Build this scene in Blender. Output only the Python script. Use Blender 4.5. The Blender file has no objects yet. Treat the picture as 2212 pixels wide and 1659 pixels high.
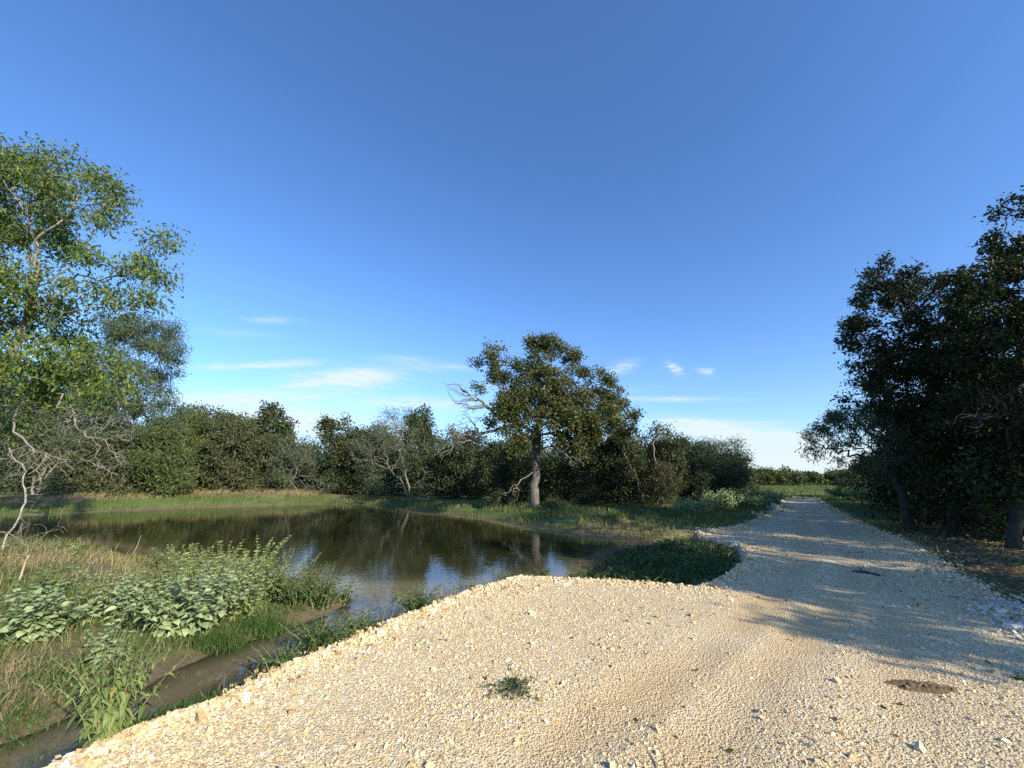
import bpy, math, random
import numpy as np
from mathutils import Vector

S = bpy.context.scene
COL = S.collection
RAD = math.radians

# ------------------------------------------------------------------ camera
PITCH = RAD(13.72); FPX = 831.6; CU, CV = 1106.0, 829.5; CAMZ = 1.6
cam_data = bpy.data.cameras.new('camera')
cam = bpy.data.objects.new('camera', cam_data); COL.objects.link(cam)
cam.location = (0, 0, CAMZ); cam.rotation_euler = (math.pi / 2 + PITCH, 0, 0)
cam_data.sensor_width = 36.0; cam_data.lens = 36.0 * FPX / 2212.0
cam_data.clip_start = 0.05; cam_data.clip_end = 3000
S.camera = cam

# ------------------------------------------------------------------ light
SUN_AZ, SUN_EL = RAD(136), RAD(25)
SUN_DIR = Vector((math.sin(SUN_AZ) * math.cos(SUN_EL), math.cos(SUN_AZ) * math.cos(SUN_EL), math.sin(SUN_EL)))
sl = bpy.data.lights.new('sun', 'SUN'); sun = bpy.data.objects.new('sun', sl); COL.objects.link(sun)
sl.energy = 5.0; sl.angle = RAD(0.55); sl.color = (1.0, 0.89, 0.69)
sun.rotation_euler = SUN_DIR.to_track_quat('Z', 'Y').to_euler()
S.view_settings.view_transform = 'Standard'; S.view_settings.look = 'None'
S.view_settings.exposure = 0.78; S.view_settings.gamma = 1.0
S.cycles.max_bounces = 6; S.cycles.diffuse_bounces = 3; S.cycles.glossy_bounces = 3
S.cycles.transmission_bounces = 4; S.cycles.transparent_max_bounces = 12
S.cycles.use_denoising = False
S.cycles.caustics_reflective = False; S.cycles.caustics_refractive = False


def ray(u, v):
    zc = -(v - CV)
    return np.array([u - CU, FPX * math.cos(PITCH) - zc * math.sin(PITCH), FPX * math.sin(PITCH) + zc * math.cos(PITCH)])


def G(u, v, z=0.0):
    d = ray(u, v); t = (z - CAMZ) / d[2]
    return (d[0] * t, d[1] * t)


def AT(u, v, Y):
    d = ray(u, v); t = Y / d[1]
    return np.array([d[0] * t, Y, CAMZ + d[2] * t])


# ------------------------------------------------------------------ world: Nishita sky with thin cirrus
W = bpy.data.worlds.new('World'); S.world = W; W.use_nodes = True
nt = W.node_tree; N = nt.nodes; LK = nt.links
bg = N['Background']; bg.inputs[1].default_value = 0.094
sky = N.new('ShaderNodeTexSky'); sky.sky_type = 'NISHITA'; sky.sun_disc = False
sky.sun_elevation = SUN_EL; sky.sun_rotation = SUN_AZ
sky.air_density = 1.0; sky.dust_density = 0.4; sky.ozone_density = 2.0


class NB:
    def __init__(s, nt): s.nt = nt
    def m(s, op, a, b=None, c=None, clamp=False):
        n = s.nt.nodes.new('ShaderNodeMath'); n.operation = op; n.use_clamp = clamp
        for i, x in enumerate((a, b, c)):
            if x is None: continue
            if isinstance(x, (int, float)): n.inputs[i].default_value = x
            else: s.nt.links.new(x, n.inputs[i])
        return n.outputs[0]
    def mix(s, f, a, b, kind='MIX'):
        n = s.nt.nodes.new('ShaderNodeMix'); n.data_type = 'RGBA'; n.blend_type = kind
        for k, x in ((0, f), (6, a), (7, b)):
            if isinstance(x, (int, float)): n.inputs[k].default_value = x
            elif isinstance(x, tuple): n.inputs[k].default_value = (x + (1,))[:4]
            else: s.nt.links.new(x, n.inputs[k])
        return n.outputs[2]
    def noise(s, vec, scale, detail=3, rough=.55, dist=0.0):
        n = s.nt.nodes.new('ShaderNodeTexNoise')
        n.inputs['Scale'].default_value = scale; n.inputs['Detail'].default_value = detail
        n.inputs['Roughness'].default_value = rough; n.inputs['Distortion'].default_value = dist
        if vec is not None: s.nt.links.new(vec, n.inputs['Vector'])
        return n.outputs['Fac']
    def ramp(s, f, stops):
        n = s.nt.nodes.new('ShaderNodeValToRGB'); e = n.color_ramp.elements
        while len(e) < len(stops): e.new(0.5)
        for k, (p, c) in enumerate(stops):
            e[k].position = p; e[k].color = (c + (1,))[:4] if isinstance(c, tuple) else (c, c, c, 1)
        s.nt.links.new(f, n.inputs[0]); return n.outputs[0]


b = NB(nt)
tc = N.new('ShaderNodeTexCoord'); sep = N.new('ShaderNodeSeparateXYZ'); LK.new(tc.outputs['Generated'], sep.inputs[0])
az = b.m('ARCTAN2', sep.outputs[0], sep.outputs[1]); el = b.m('ARCSINE', sep.outputs[2])
cmb = N.new('ShaderNodeCombineXYZ'); LK.new(b.m('MULTIPLY', az, 3.0), cmb.inputs[0]); LK.new(b.m('MULTIPLY', el, 14.0), cmb.inputs[1])
n1 = b.noise(cmb.outputs[0], 2.2, 4, .6)
n2 = b.noise(cmb.outputs[0], 5.5, 5, .65, .6)
elw = b.m('ADD', el, b.m('MULTIPLY', b.m('SUBTRACT', n1, .5), .014))
azw = b.m('ADD', az, b.m('MULTIPLY', b.m('SUBTRACT', n2, .5), .10))
WISPS = [(590, 692, 45, 7, 0, .35), (520, 720, 90, 7, .05, .18), (540, 792, 90, 6, -.02, .75), (640, 784, 60, 8, -.04, .4), (735, 818, 90, 15, -.03, 1.0), (800, 815, 70, 20, 0, .5),
         (640, 833, 55, 4, -.04, .6), (560, 858, 210, 16, -.04, .45), (640, 905, 130, 36, 0, .55), (940, 792, 100, 10, .05, .32),
         (870, 775, 60, 6, .05, .22), (900, 872, 120, 14, .04, .6), (1340, 796, 30, 11, -.35, .55), (1456, 797, 15, 10, .3, .7),
         (1522, 803, 14, 8, .2, .5), (1440, 862, 100, 5, .02, .55), (1500, 910, 130, 4, .02, .5), (1540, 930, 120, 20, .1, .9),
         (1670, 952, 130, 20, .1, .95), (1750, 1005, 150, 24, .05, .85), (480, 890, 120, 36, 0, .5), (760, 930, 160, 30, 0, .5),
         (1300, 985, 400, 30, 0, .5), (1180, 840, 160, 10, .03, .25)]
acc = None
for (u, v, hu, hv, tilt, amp) in WISPS:
    d = ray(u, v); a0 = math.atan2(d[0], d[1]); hz = math.hypot(d[0], d[1]); e0 = math.atan2(d[2], hz)
    d2 = ray(u + 1, v); ka = math.atan2(d2[0], d2[1]) - a0
    d3 = ray(u + 25, v + 25 * tilt); slope = (math.atan2(d3[2], math.hypot(d3[0], d3[1])) - e0) / (math.atan2(d3[0], d3[1]) - a0)
    sa, se = hu * ka, hv / math.sqrt(FPX ** 2 + (u - CU) ** 2)
    dx = b.m('SUBTRACT', azw, a0); dy = b.m('SUBTRACT', b.m('SUBTRACT', elw, e0), b.m('MULTIPLY', dx, slope))
    q = b.m('ADD', b.m('POWER', b.m('ABSOLUTE', b.m('DIVIDE', dx, sa)), 2), b.m('POWER', b.m('ABSOLUTE', b.m('DIVIDE', dy, se)), 2))
    g = b.m('MULTIPLY', b.m('EXPONENT', b.m('MULTIPLY', q, -1.0)), amp)
    acc = g if acc is None else b.m('ADD', acc, g)
cmb2 = N.new('ShaderNodeCombineXYZ'); LK.new(b.m('MULTIPLY', az, 6.0), cmb2.inputs[0]); LK.new(b.m('MULTIPLY', b.m('ADD', el, b.m('MULTIPLY', az, .04)), 60.0), cmb2.inputs[1])
n3 = b.noise(cmb2.outputs[0], 2.0, 5, .62, .8)
cl = b.m('MULTIPLY', b.m('MULTIPLY', acc, 1.25), b.m('ADD', .25, b.m('MULTIPLY', b.m('SUBTRACT', n3, .32), 2.9, clamp=True)))
hz = b.m('MULTIPLY', b.m('EXPONENT', b.m('MULTIPLY', b.m('ABSOLUTE', el), -9.0)), .45)
cl = b.m('MINIMUM', b.m('ADD', cl, hz), .93)
tinted = b.mix(1.0, sky.outputs[0], (0.81, 1.165, 1.63), 'MULTIPLY')
LK.new(b.mix(cl, tinted, (5.2, 5.9, 6.2)), bg.inputs[0])

# ------------------------------------------------------------------ helpers
RNG = np.random.default_rng(7)


def prop(o, label=None, cat=None, group=None, kind=None):
    if label: o['label'] = label
    if cat: o['category'] = cat
    if group: o['group'] = group
    if kind: o['kind'] = kind
    return o


def empty(name, loc, label, cat, group=None):
    o = bpy.data.objects.new(name, None); COL.objects.link(o); o.location = loc; o.empty_display_size = .2
    return prop(o, label, cat, group)


def mesh_np(name, V, polys, mat=None, parent=None, smooth=False, attrs=None):
    """V (n,3) world coords; polys: list of (m,k) int arrays."""
    me = bpy.data.meshes.new(name)
    V = np.asarray(V, dtype=np.float32)
    if parent is not None: V = V - np.array(parent.location, dtype=np.float32)
    polys = [np.asarray(p, dtype=np.int32) for p in polys if len(p)]
    nl = sum(p.size for p in polys); npoly = sum(len(p) for p in polys)
    me.vertices.add(len(V)); me.vertices.foreach_set('co', V.ravel())
    me.loops.add(nl); me.polygons.add(npoly)
    me.loops.foreach_set('vertex_index', np.concatenate([p.ravel() for p in polys]))
    tot = np.concatenate([np.full(len(p), p.shape[1], dtype=np.int32) for p in polys])
    st = np.concatenate([[0], np.cumsum(tot)[:-1]]).astype(np.int32)
    me.polygons.foreach_set('loop_start', st)
    try: me.polygons.foreach_set('loop_total', tot)
    except Exception: pass
    me.polygons.foreach_set('use_smooth', np.full(npoly, smooth, dtype=bool))
    for k, a in (attrs or {}).items():
        at = me.attributes.new(k, 'FLOAT', 'POINT'); at.data.foreach_set('value', np.asarray(a, dtype=np.float32))
    me.update(calc_edges=True); me.validate()
    if mat: me.materials.append(mat)
    o = bpy.data.objects.new(name, me); COL.objects.link(o)
    if parent is not None: o.parent = parent
    return o


def unit(a):
    return a / np.maximum(np.linalg.norm(a, axis=-1, keepdims=True), 1e-9)


def material(name):
    m = bpy.data.materials.new(name); m.use_nodes = True
    nt = m.node_tree; return m, nt, NB(nt), nt.nodes['Principled BSDF']


def leaf_mat(name, stops, rough=.5, trans=.28, spec=.35):
    m, nt, b, p = material(name)
    geo = nt.nodes.new('ShaderNodeNewGeometry')
    col = b.ramp(geo.outputs['Random Per Island'], stops)
    tcn = nt.nodes.new('ShaderNodeTexCoord')
    big = b.noise(tcn.outputs['Object'], .8, 2)
    col = b.mix(1.0, col, b.ramp(big, [(.3, (.78, .8, .8)), (.7, (1.2, 1.18, 1.1))]), 'MULTIPLY')
    nt.links.new(col, p.inputs['Base Color']); p.inputs['Roughness'].default_value = rough
    p.inputs['Specular IOR Level'].default_value = spec
    tr = nt.nodes.new('ShaderNodeBsdfTranslucent'); nt.links.new(b.mix(1.0, col, (1.1, 1.25, .55), 'MULTIPLY'), tr.inputs[0])
    mx = nt.nodes.new('ShaderNodeMixShader'); mx.inputs[0].default_value = trans
    nt.links.new(p.outputs[0], mx.inputs[1]); nt.links.new(tr.outputs[0], mx.inputs[2])
    nt.links.new(mx.outputs[0], nt.nodes['Material Output'].inputs[0])
    return m


def bark_mat(name, c1, c2, scale=9, stretch=.25):
    m, nt, b, p = material(name)
    tcn = nt.nodes.new('ShaderNodeTexCoord'); mp = nt.nodes.new('ShaderNodeMapping'); mp.inputs['Scale'].default_value = (1, 1, stretch)
    nt.links.new(tcn.outputs['Object'], mp.inputs[0])
    f = b.noise(mp.outputs[0], scale, 6, .65); f2 = b.noise(tcn.outputs['Object'], 2.2, 3)
    col = b.ramp(b.m('ADD', b.m('MULTIPLY', f, .7), b.m('MULTIPLY', f2, .3)), [(.34, c1), (.62, c2)])
    nt.links.new(col, p.inputs['Base Color']); p.inputs['Roughness'].default_value = .9
    bp = nt.nodes.new('ShaderNodeBump'); bp.inputs['Strength'].default_value = .7; bp.inputs['Distance'].default_value = .03
    nt.links.new(f, bp.inputs['Height']); nt.links.new(bp.outputs[0], p.inputs['Normal'])
    return m


M = dict(
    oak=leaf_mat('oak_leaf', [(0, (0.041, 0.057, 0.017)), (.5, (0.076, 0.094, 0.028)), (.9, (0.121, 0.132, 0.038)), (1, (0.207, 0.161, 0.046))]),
    oakshade=leaf_mat('oak_leaf_shade_tint', [(0, (.015, .025, .009)), (.6, (.029, .041, .014)), (1, (.052, .062, .020))], trans=.15, spec=.18),  # same oak leaf, woodland shade put into its colour
    pecan=leaf_mat('broad_leaf', [(0, (0.054, 0.096, 0.026)), (.5, (0.096, 0.150, 0.036)), (.85, (0.150, 0.204, 0.036)), (1, (0.240, 0.228, 0.036))], trans=.35),
    mesq=leaf_mat('feather_leaf', [(0, (0.060, 0.090, 0.053)), (.5, (0.090, 0.126, 0.073)), (1, (0.132, 0.168, 0.092))], trans=.3),
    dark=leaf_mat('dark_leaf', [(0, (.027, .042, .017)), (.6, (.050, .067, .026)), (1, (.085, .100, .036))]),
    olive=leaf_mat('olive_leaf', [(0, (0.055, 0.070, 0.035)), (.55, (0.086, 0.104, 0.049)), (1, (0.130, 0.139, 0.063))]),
    bright=leaf_mat('bright_leaf', [(0, (0.063, 0.090, 0.030)), (.6, (0.098, 0.132, 0.044)), (1, (0.149, 0.180, 0.060))], trans=.34),
    vine=leaf_mat('vine_leaf', [(0, (.062, .054, .024)), (.5, (.075, .080, .030)), (1, (.10, .088, .04))]),
    silver=leaf_mat('silver_leaf', [(0, (.17, .23, .12)), (.5, (.26, .33, .18)), (1, (.38, .45, .25))], rough=.75, trans=.18, spec=.15),
    silverlit=leaf_mat('silver_leaf_sun_tint', [(0, (.17, .24, .08)), (.5, (.30, .37, .14)), (1, (.44, .50, .22))], rough=.7, trans=.25, spec=.2),  # silver leaf with the yellow-green of sunlight put into its colour
    weed=leaf_mat('weed_leaf', [(0, (.035, .075, .018)), (.5, (.062, .12, .028)), (1, (.11, .17, .045))], trans=.3),
    weeddark=leaf_mat('dark_weed_leaf', [(0, (.022, .045, .014)), (.5, (.042, .078, .022)), (.9, (.075, .115, .032)), (1, (.12, .11, .045))], trans=.2),  # darker, duller copy of the weed leaf with a few brown ones
    sage=leaf_mat('sage_leaf', [(0, (.09, .14, .045)), (.5, (.15, .205, .07)), (.9, (.24, .30, .12)), (1, (.27, .24, .08))], rough=.65, trans=.25, spec=.2),
    farleaf=leaf_mat('distant_leaf', [(0, (.045, .058, .024)), (.5, (.075, .092, .032)), (1, (.13, .145, .045))]),
    weedmat=leaf_mat('creeping_leaf', [(0, (.045, .075, .03)), (.5, (.065, .10, .04)), (1, (.10, .13, .05))], trans=.15),
    gdry=leaf_mat('dry_grass_blade', [(0, (.18, .14, .08)), (.45, (.29, .235, .14)), (.75, (.17, .17, .075)), (1, (.38, .32, .21))], rough=.8, trans=.2, spec=.1),
    ggreen=leaf_mat('green_grass_blade', [(0, (.055, .09, .022)), (.45, (.095, .135, .035)), (.75, (.145, .165, .055)), (1, (.26, .22, .11))], rough=.6, trans=.3),
    bark=bark_mat('grey_bark', (.075, .065, .055), (.25, .225, .195)),
    barkdark=bark_mat('dark_bark', (.018, .016, .013), (.062, .055, .046)),
    oakbark=bark_mat('furrowed_oak_bark', (.045, .04, .034), (.175, .16, .14), 11, .2),
    deadwood=bark_mat('dead_wood', (.11, .098, .08), (.255, .235, .205)),
    whitebark=bark_mat('white_bark', (.13, .118, .098), (.39, .365, .325), 14, .6),
    stem=bark_mat('green_stem', (.13, .15, .06), (.24, .25, .12)),
    straw=bark_mat('dry_stalk', (.28, .22, .14), (.55, .47, .34)),
)

# ------------------------------------------------------------------ ground plan
WZ = -0.18
gravel_px = [(90, 1659), (280, 1570), (460, 1512), (590, 1446), (700, 1408), (800, 1370), (880, 1333), (970, 1293), (1050, 1264), (1112, 1245),
             (1180, 1244), (1250, 1248), (1330, 1252), (1400, 1256), (1500, 1266), (1548, 1250), (1585, 1228), (1612, 1203), (1606, 1184), (1570, 1170),
             (1515, 1160), (1512, 1151), (1560, 1147), (1610, 1138), (1650, 1122), (1672, 1108), (1690, 1096), (1688, 1084), (1700, 1077), (1735, 1075.5), (1768, 1078),
             (1782, 1090), (1806, 1104), (1850, 1128), (1920, 1158), (1990, 1190), (2060, 1238), (2130, 1290), (2212, 1345)]
GRAVEL = np.array([G(*p) for p in gravel_px] + [(8.6, 3.2), (9.0, 0), (9.5, -12), (-4.5, -12), (-2.4, 0.6)])
water_a = [(-420, 1205), (-100, 1178), (100, 1168), (230, 1188), (330, 1215), (450, 1232), (600, 1250), (715, 1276), (768, 1300),
           (700, 1330), (632, 1352), (520, 1392), (417, 1436), (313, 1482), (170, 1545), (60, 1590), (-60, 1625), (-200, 1700)]
water_b = [(1300, 1240), (1320, 1215), (1350, 1196), (1400, 1178), (1385, 1168), (1330, 1163), (1280, 1157), (1230, 1150), (1170, 1143),
           (1110, 1131), (1075, 1122), (1000, 1113), (920, 1107), (870, 1096), (780, 1090), (680, 1089), (560, 1093), (400, 1098), (250, 1104), (100, 1112), (-60, 1116), (-420, 1125)]
# the water comes to about half a metre of the gravel edge
edge = np.array([(-4.0, -1.0), (-2.6, .9)] + [G(*q) for q in gravel_px[:12]])
tg = np.gradient(edge, axis=0); tg /= np.linalg.norm(tg, axis=1)[:, None]
edge_w = edge + np.stack([-tg[:, 1], tg[:, 0]], -1) * np.array([.4, .4, .38, .36, .38, .45, .65, .75, .7, .5, .42, .36, .3, .3])[:, None]
WATER = np.array([G(u, v, WZ) for u, v in water_a] + [(-4.7, -1.0)] + list(map(tuple, edge_w)) + [G(u, v, WZ) for u, v in water_b])
NOTCH = np.array([G(u, v, 0) for u, v in [(1290, 1250), (1330, 1252), (1400, 1256), (1500, 1266), (1548, 1250), (1585, 1228), (1612, 1203), (1606, 1184), (1570, 1170), (1515, 1160)]] + [G(u, v, -.15) for u, v in [(1500, 1163), (1420, 1172), (1345, 1192), (1285, 1222)]])
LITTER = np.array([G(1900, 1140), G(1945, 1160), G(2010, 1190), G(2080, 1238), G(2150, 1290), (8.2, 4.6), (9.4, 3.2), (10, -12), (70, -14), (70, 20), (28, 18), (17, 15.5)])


def sd(poly, x, y):
    """signed distance, positive inside"""
    d2 = np.full(x.shape, 1e18); ins = np.zeros(x.shape, bool); n = len(poly)
    for i in range(n):
        ax, ay = poly[i]; bx, by = poly[(i + 1) % n]; ex, ey = bx - ax, by - ay
        t = np.clip(((x - ax) * ex + (y - ay) * ey) / (ex * ex + ey * ey + 1e-12), 0, 1)
        d2 = np.minimum(d2, (x - ax - t * ex) ** 2 + (y - ay - t * ey) ** 2)
        c = (ay > y) != (by > y)
        ins ^= c & (x < ex * (y - ay) / (ey if abs(ey) > 1e-12 else 1e-12) + ax)
    return np.where(ins, 1, -1) * np.sqrt(d2)


_rs = np.random.default_rng(3)
_W = [(f * math.cos(a), f * math.sin(a), p) for f, a, p in zip((.9, 1.1, 1.4, 1.9, 2.3, 2.9, 3.7, 4.6), _rs.uniform(0, 6.28, 8), _rs.uniform(0, 6.28, 8))]


def vn(x, y, s=1.0):
    r = 0
    for k, (a, c, p) in enumerate(_W): r = r + np.sin((a * x + c * y) * s + p + 1.3 * np.sin((c * x - a * y) * s * .7 + k)) / (1 + .35 * k)
    return r / 3.2


def sstep(a, b_, x):
    t = np.clip((x - a) / (b_ - a), 0, 1); return t * t * (3 - 2 * t)


def gauss(x, y, c, r): return np.exp(-((x - c[0]) ** 2 + (y - c[1]) ** 2) / (r * r))


MOUND = G(1235, 1118, 0.1)


def height(x, y, full=False):
    x = np.asarray(x, float); y = np.asarray(y, float)
    gd = sd(GRAVEL, x, y) + .05 * vn(x, y, 3.2) + .03 * vn(x, y, 8.0)
    scale = np.clip(y / 12, .5, 2.0)
    wd = sd(WATER, x, y) + .07 * scale * vn(x, y, 1.6) + .075 * vn(x, y, 4.0) + .03 * vn(x, y, 9.0)
    H = .24 + .05 * vn(x, y, .5) + .03 * vn(x, y, 2.1)
    H = H + .5 * sstep(20.5, 24.5, y) * sstep(-10, -19, x) + .38 * gauss(x, y, MOUND, 2.6) + .2 * gauss(x, y, G(1130, 1105, 0), 1.6)
    H = H - .05 * sstep(-1, -4, x) * sstep(10, 6, y)
    z = np.where(wd > 0, WZ - np.minimum(.10 + .8 * sstep(7.0, 10.0, y), wd * .22), WZ + H * (1 - np.exp(np.minimum(0, wd) / np.where(y < 9, .55, 1.0))))
    nd = sd(NOTCH, x, y)
    z = np.where(nd > -.3, z + (np.minimum(z, -.15) - z) * sstep(-.3, .15, nd), z)
    far = sstep(30, 60, y)
    z = z * (1 - far * .4)
    g = sstep(-.16, .12, gd)
    gz = .012 * vn(x, y, 1.3) + .008 * vn(x, y, 4.5) - .022 * track(x, y)
    z = z * (1 - g) + g * gz
    if full: return z, gd, wd, nd
    return z


def hz1(x, y): return float(height(np.array([x]), np.array([y]))[0])


TRACKS = [np.array([G(*q) for q in t_]) for t_ in ([(1120, 1659), (1330, 1530), (1490, 1430), (1610, 1340), (1690, 1262), (1735, 1200), (1745, 1150), (1728, 1100), (1722, 1080)],
                                                   [(1500, 1659), (1580, 1545), (1670, 1430), (1760, 1335), (1830, 1260), (1845, 1200), (1810, 1150), (1762, 1110), (1748, 1080)],
                                                   [(1960, 1659), (1940, 1500), (1930, 1380), (1925, 1290), (1890, 1215), (1840, 1160)])]


def track(x, y):
    out = np.zeros(np.shape(x))
    for t_, wgt in zip(TRACKS, (1, 1, .55)):
        d2 = np.full(np.shape(x), 1e9)
        for (ax, ay), (bx, by) in zip(t_[:-1], t_[1:]):
            ex, ey = bx - ax, by - ay; q = np.clip(((x - ax) * ex + (y - ay) * ey) / (ex * ex + ey * ey), 0, 1)
            d2 = np.minimum(d2, (x - ax - q * ex) ** 2 + (y - ay - q * ey) ** 2)
        out = np.maximum(out, wgt * np.exp(-(np.sqrt(d2) + .07 * vn(x, y, 2.5)) ** 2 / .26 ** 2))
    return np.clip(out + .12 * vn(x, y, 3.5) * out, 0, 1)


def sinh_axis(c, k, a0, a1, n):
    s = np.linspace(math.asinh((a0 - c) / k), math.asinh((a1 - c) / k), n); return c + k * np.sinh(s)


def grid_faces(nx, ny):
    i = np.arange(nx - 1)[None, :] + np.arange(ny - 1)[:, None] * nx
    return np.stack([i, i + 1, i + 1 + nx, i + nx], -1).reshape(-1, 4)


# ground sheet
gx = sinh_axis(0, 6, -900, 900, 560); gy = sinh_axis(6, 5, -250, 1400, 560)
X, Y = np.meshgrid(gx, gy); xr, yr = X.ravel(), Y.ravel()
Z, gd, wd, nd = height(xr, yr, True)
lit = sd(LITTER, xr, yr)
n_lo = vn(xr, yr, .9); n_hi = vn(xr, yr, 3.0)
m_mud = np.clip(np.exp(np.minimum(wd, 0) / np.where(yr < 9, .38, .22)) + .9 * (wd > 0), 0, 1)
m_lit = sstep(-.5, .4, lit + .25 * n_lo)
berm = sstep(20, 24, yr) * sstep(-8, -16, xr) * sstep(1.0, 2.4, -wd + .6 * n_lo) * (1 - sstep(40, 50, yr))
nearbank = sstep(-.5, -1.5, xr) * sstep(13, 9, yr) * sstep(-.5, .2, n_lo + .4 * n_hi)
m_dry = np.clip(.85 * berm + .8 * gauss(xr, yr, (-17.5, 30.5), 2.2) + .6 * gauss(xr, yr, (-6.5, 30), 1.6) + .65 * nearbank + .8 * gauss(xr, yr, G(1390, 1150, 0), 1.9) + .45 * sstep(.5, 2, xr) * sstep(11, 13, yr) * sstep(26, 20, yr) * sstep(-.3, .4, n_hi) + .5 * gauss(xr, yr, G(1290, 1160, -.3), 1.0), 0, 1)

gm, nt, b, p = material('bank_soil_and_grass')
tcn = nt.nodes.new('ShaderNodeTexCoord'); OB = tcn.outputs['Object']


def attr(nt, name):
    a = nt.nodes.new('ShaderNodeAttribute'); a.attribute_name = name; return a.outputs['Fac']


nf = b.noise(OB, 9, 6, .7); nm = b.noise(OB, 1.3, 4); nfine = b.noise(OB, 45, 4, .7)
green = b.ramp(b.m('ADD', b.m('MULTIPLY', nf, .5), b.m('MULTIPLY', nm, .5)), [(.3, (.045, .085, .020)), (.5, (.075, .125, .030)), (.7, (.12, .15, .05))])
dry = b.ramp(b.m('ADD', b.m('MULTIPLY', nf, .6), b.m('MULTIPLY', nfine, .4)), [(.3, (.12, .085, .05)), (.5, (.22, .165, .095)), (.7, (.33, .26, .15))])
mud = b.ramp(b.m('ADD', b.m('MULTIPLY', nf, .5), b.m('MULTIPLY', nm, .5)), [(.3, (.085, .062, .040)), (.7, (.18, .135, .090))])
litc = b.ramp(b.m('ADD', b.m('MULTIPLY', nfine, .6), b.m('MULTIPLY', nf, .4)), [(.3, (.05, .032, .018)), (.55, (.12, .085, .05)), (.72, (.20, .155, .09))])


def soft(b, m_, n_): return b.m('MULTIPLY_ADD', b.m('SUBTRACT', n_, .5), b.m('MULTIPLY', b.m('MULTIPLY', m_, b.m('SUBTRACT', 1.0, m_)), 6.0), m_, clamp=True)


c = b.mix(soft(b, attr(nt, 'dry'), nf), green, dry)
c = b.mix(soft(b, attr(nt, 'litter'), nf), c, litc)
c = b.mix(soft(b, attr(nt, 'mud'), nf), c, mud)
nt.links.new(c, p.inputs['Base Color']); p.inputs['Roughness'].default_value = .95; p.inputs['Specular IOR Level'].default_value = .2
bp = nt.nodes.new('ShaderNodeBump'); bp.inputs['Strength'].default_value = .8; bp.inputs['Distance'].default_value = .05
nt.links.new(b.m('ADD', nf, b.m('MULTIPLY', nfine, .4)), bp.inputs['Height']); nt.links.new(bp.outputs[0], p.inputs['Normal'])
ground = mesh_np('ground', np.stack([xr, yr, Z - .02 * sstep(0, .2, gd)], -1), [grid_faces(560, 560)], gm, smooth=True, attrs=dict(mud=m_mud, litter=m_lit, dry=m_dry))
prop(ground, kind='structure')

# gravel drive: its own finer sheet
dx = np.linspace(-5.5, 25, 560); dy = sinh_axis(4, 4, -12, 36, 520)
X, Y = np.meshgrid(dx, dy); xr, yr = X.ravel(), Y.ravel()
Z, gd, wd, nd = height(xr, yr, True)
F = grid_faces(560, 520); keep = gd[F].max(1) > .02; F = F[keep]
used = np.unique(F); mp_ = np.full(len(xr), -1); mp_[used] = np.arange(len(used))
dm, nt, b, p = material('crushed_limestone')
tcn = nt.nodes.new('ShaderNodeTexCoord'); OB = tcn.outputs['Object']
vor = nt.nodes.new('ShaderNodeTexVoronoi'); vor.inputs['Scale'].default_value = 85; nt.links.new(OB, vor.inputs['Vector'])
vor2 = nt.nodes.new('ShaderNodeTexVoronoi'); vor2.inputs['Scale'].default_value = 48; nt.links.new(OB, vor2.inputs['Vector'])
sepc = nt.nodes.new('ShaderNodeSeparateColor'); nt.links.new(vor.outputs['Color'], sepc.inputs[0])
base = b.ramp(sepc.outputs[0], [(0, (0.428, 0.324, 0.187)), (.3, (0.539, 0.426, 0.266)), (.7, (0.614, 0.503, 0.326)), (1, (0.688, 0.600, 0.444))])
mpn = nt.nodes.new('ShaderNodeMapping'); mpn.inputs['Rotation'].default_value = (0, 0, RAD(-25)); mpn.inputs['Scale'].default_value = (1, .16, 1); nt.links.new(OB, mpn.inputs[0])
streak = b.noise(mpn.outputs[0], 1.5, 4, .6)
base = b.mix(b.ramp(streak, [(.45, 0.0), (.65, .5)]), base, (.56, .42, .235))
base = b.mix(b.m('MULTIPLY', attr(nt, 'track'), .85), base, b.ramp(b.noise(OB, 60, 4, .7), [(.35, (.47, .325, .165)), (.65, (.61, .455, .255))]))
base = b.mix(b.ramp(b.noise(OB, .7, 4), [(.45, 0.0), (.7, .5)]), base, (.67, .57, .39))
nt.links.new(base, p.inputs['Base Color']); p.inputs['Roughness'].default_value = .95; p.inputs['Specular IOR Level'].default_value = .2
bp = nt.nodes.new('ShaderNodeBump'); bp.inputs['Strength'].default_value = .75; bp.inputs['Distance'].default_value = .012
nt.links.new(b.m('MULTIPLY', b.m('ADD', vor.outputs['Distance'], b.m('MULTIPLY', vor2.outputs['Distance'], 1.2)), -1.0), bp.inputs['Height']); nt.links.new(bp.outputs[0], p.inputs['Normal'])
lip = .03 * sstep(-.02, .08, gd)
drive = mesh_np('gravel_drive', np.stack([xr, yr, Z + .004 + 0 * lip], -1)[used], [mp_[F]], dm, smooth=True, attrs=dict(track=track(xr, yr)[used]))
prop(drive, kind='structure')

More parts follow.
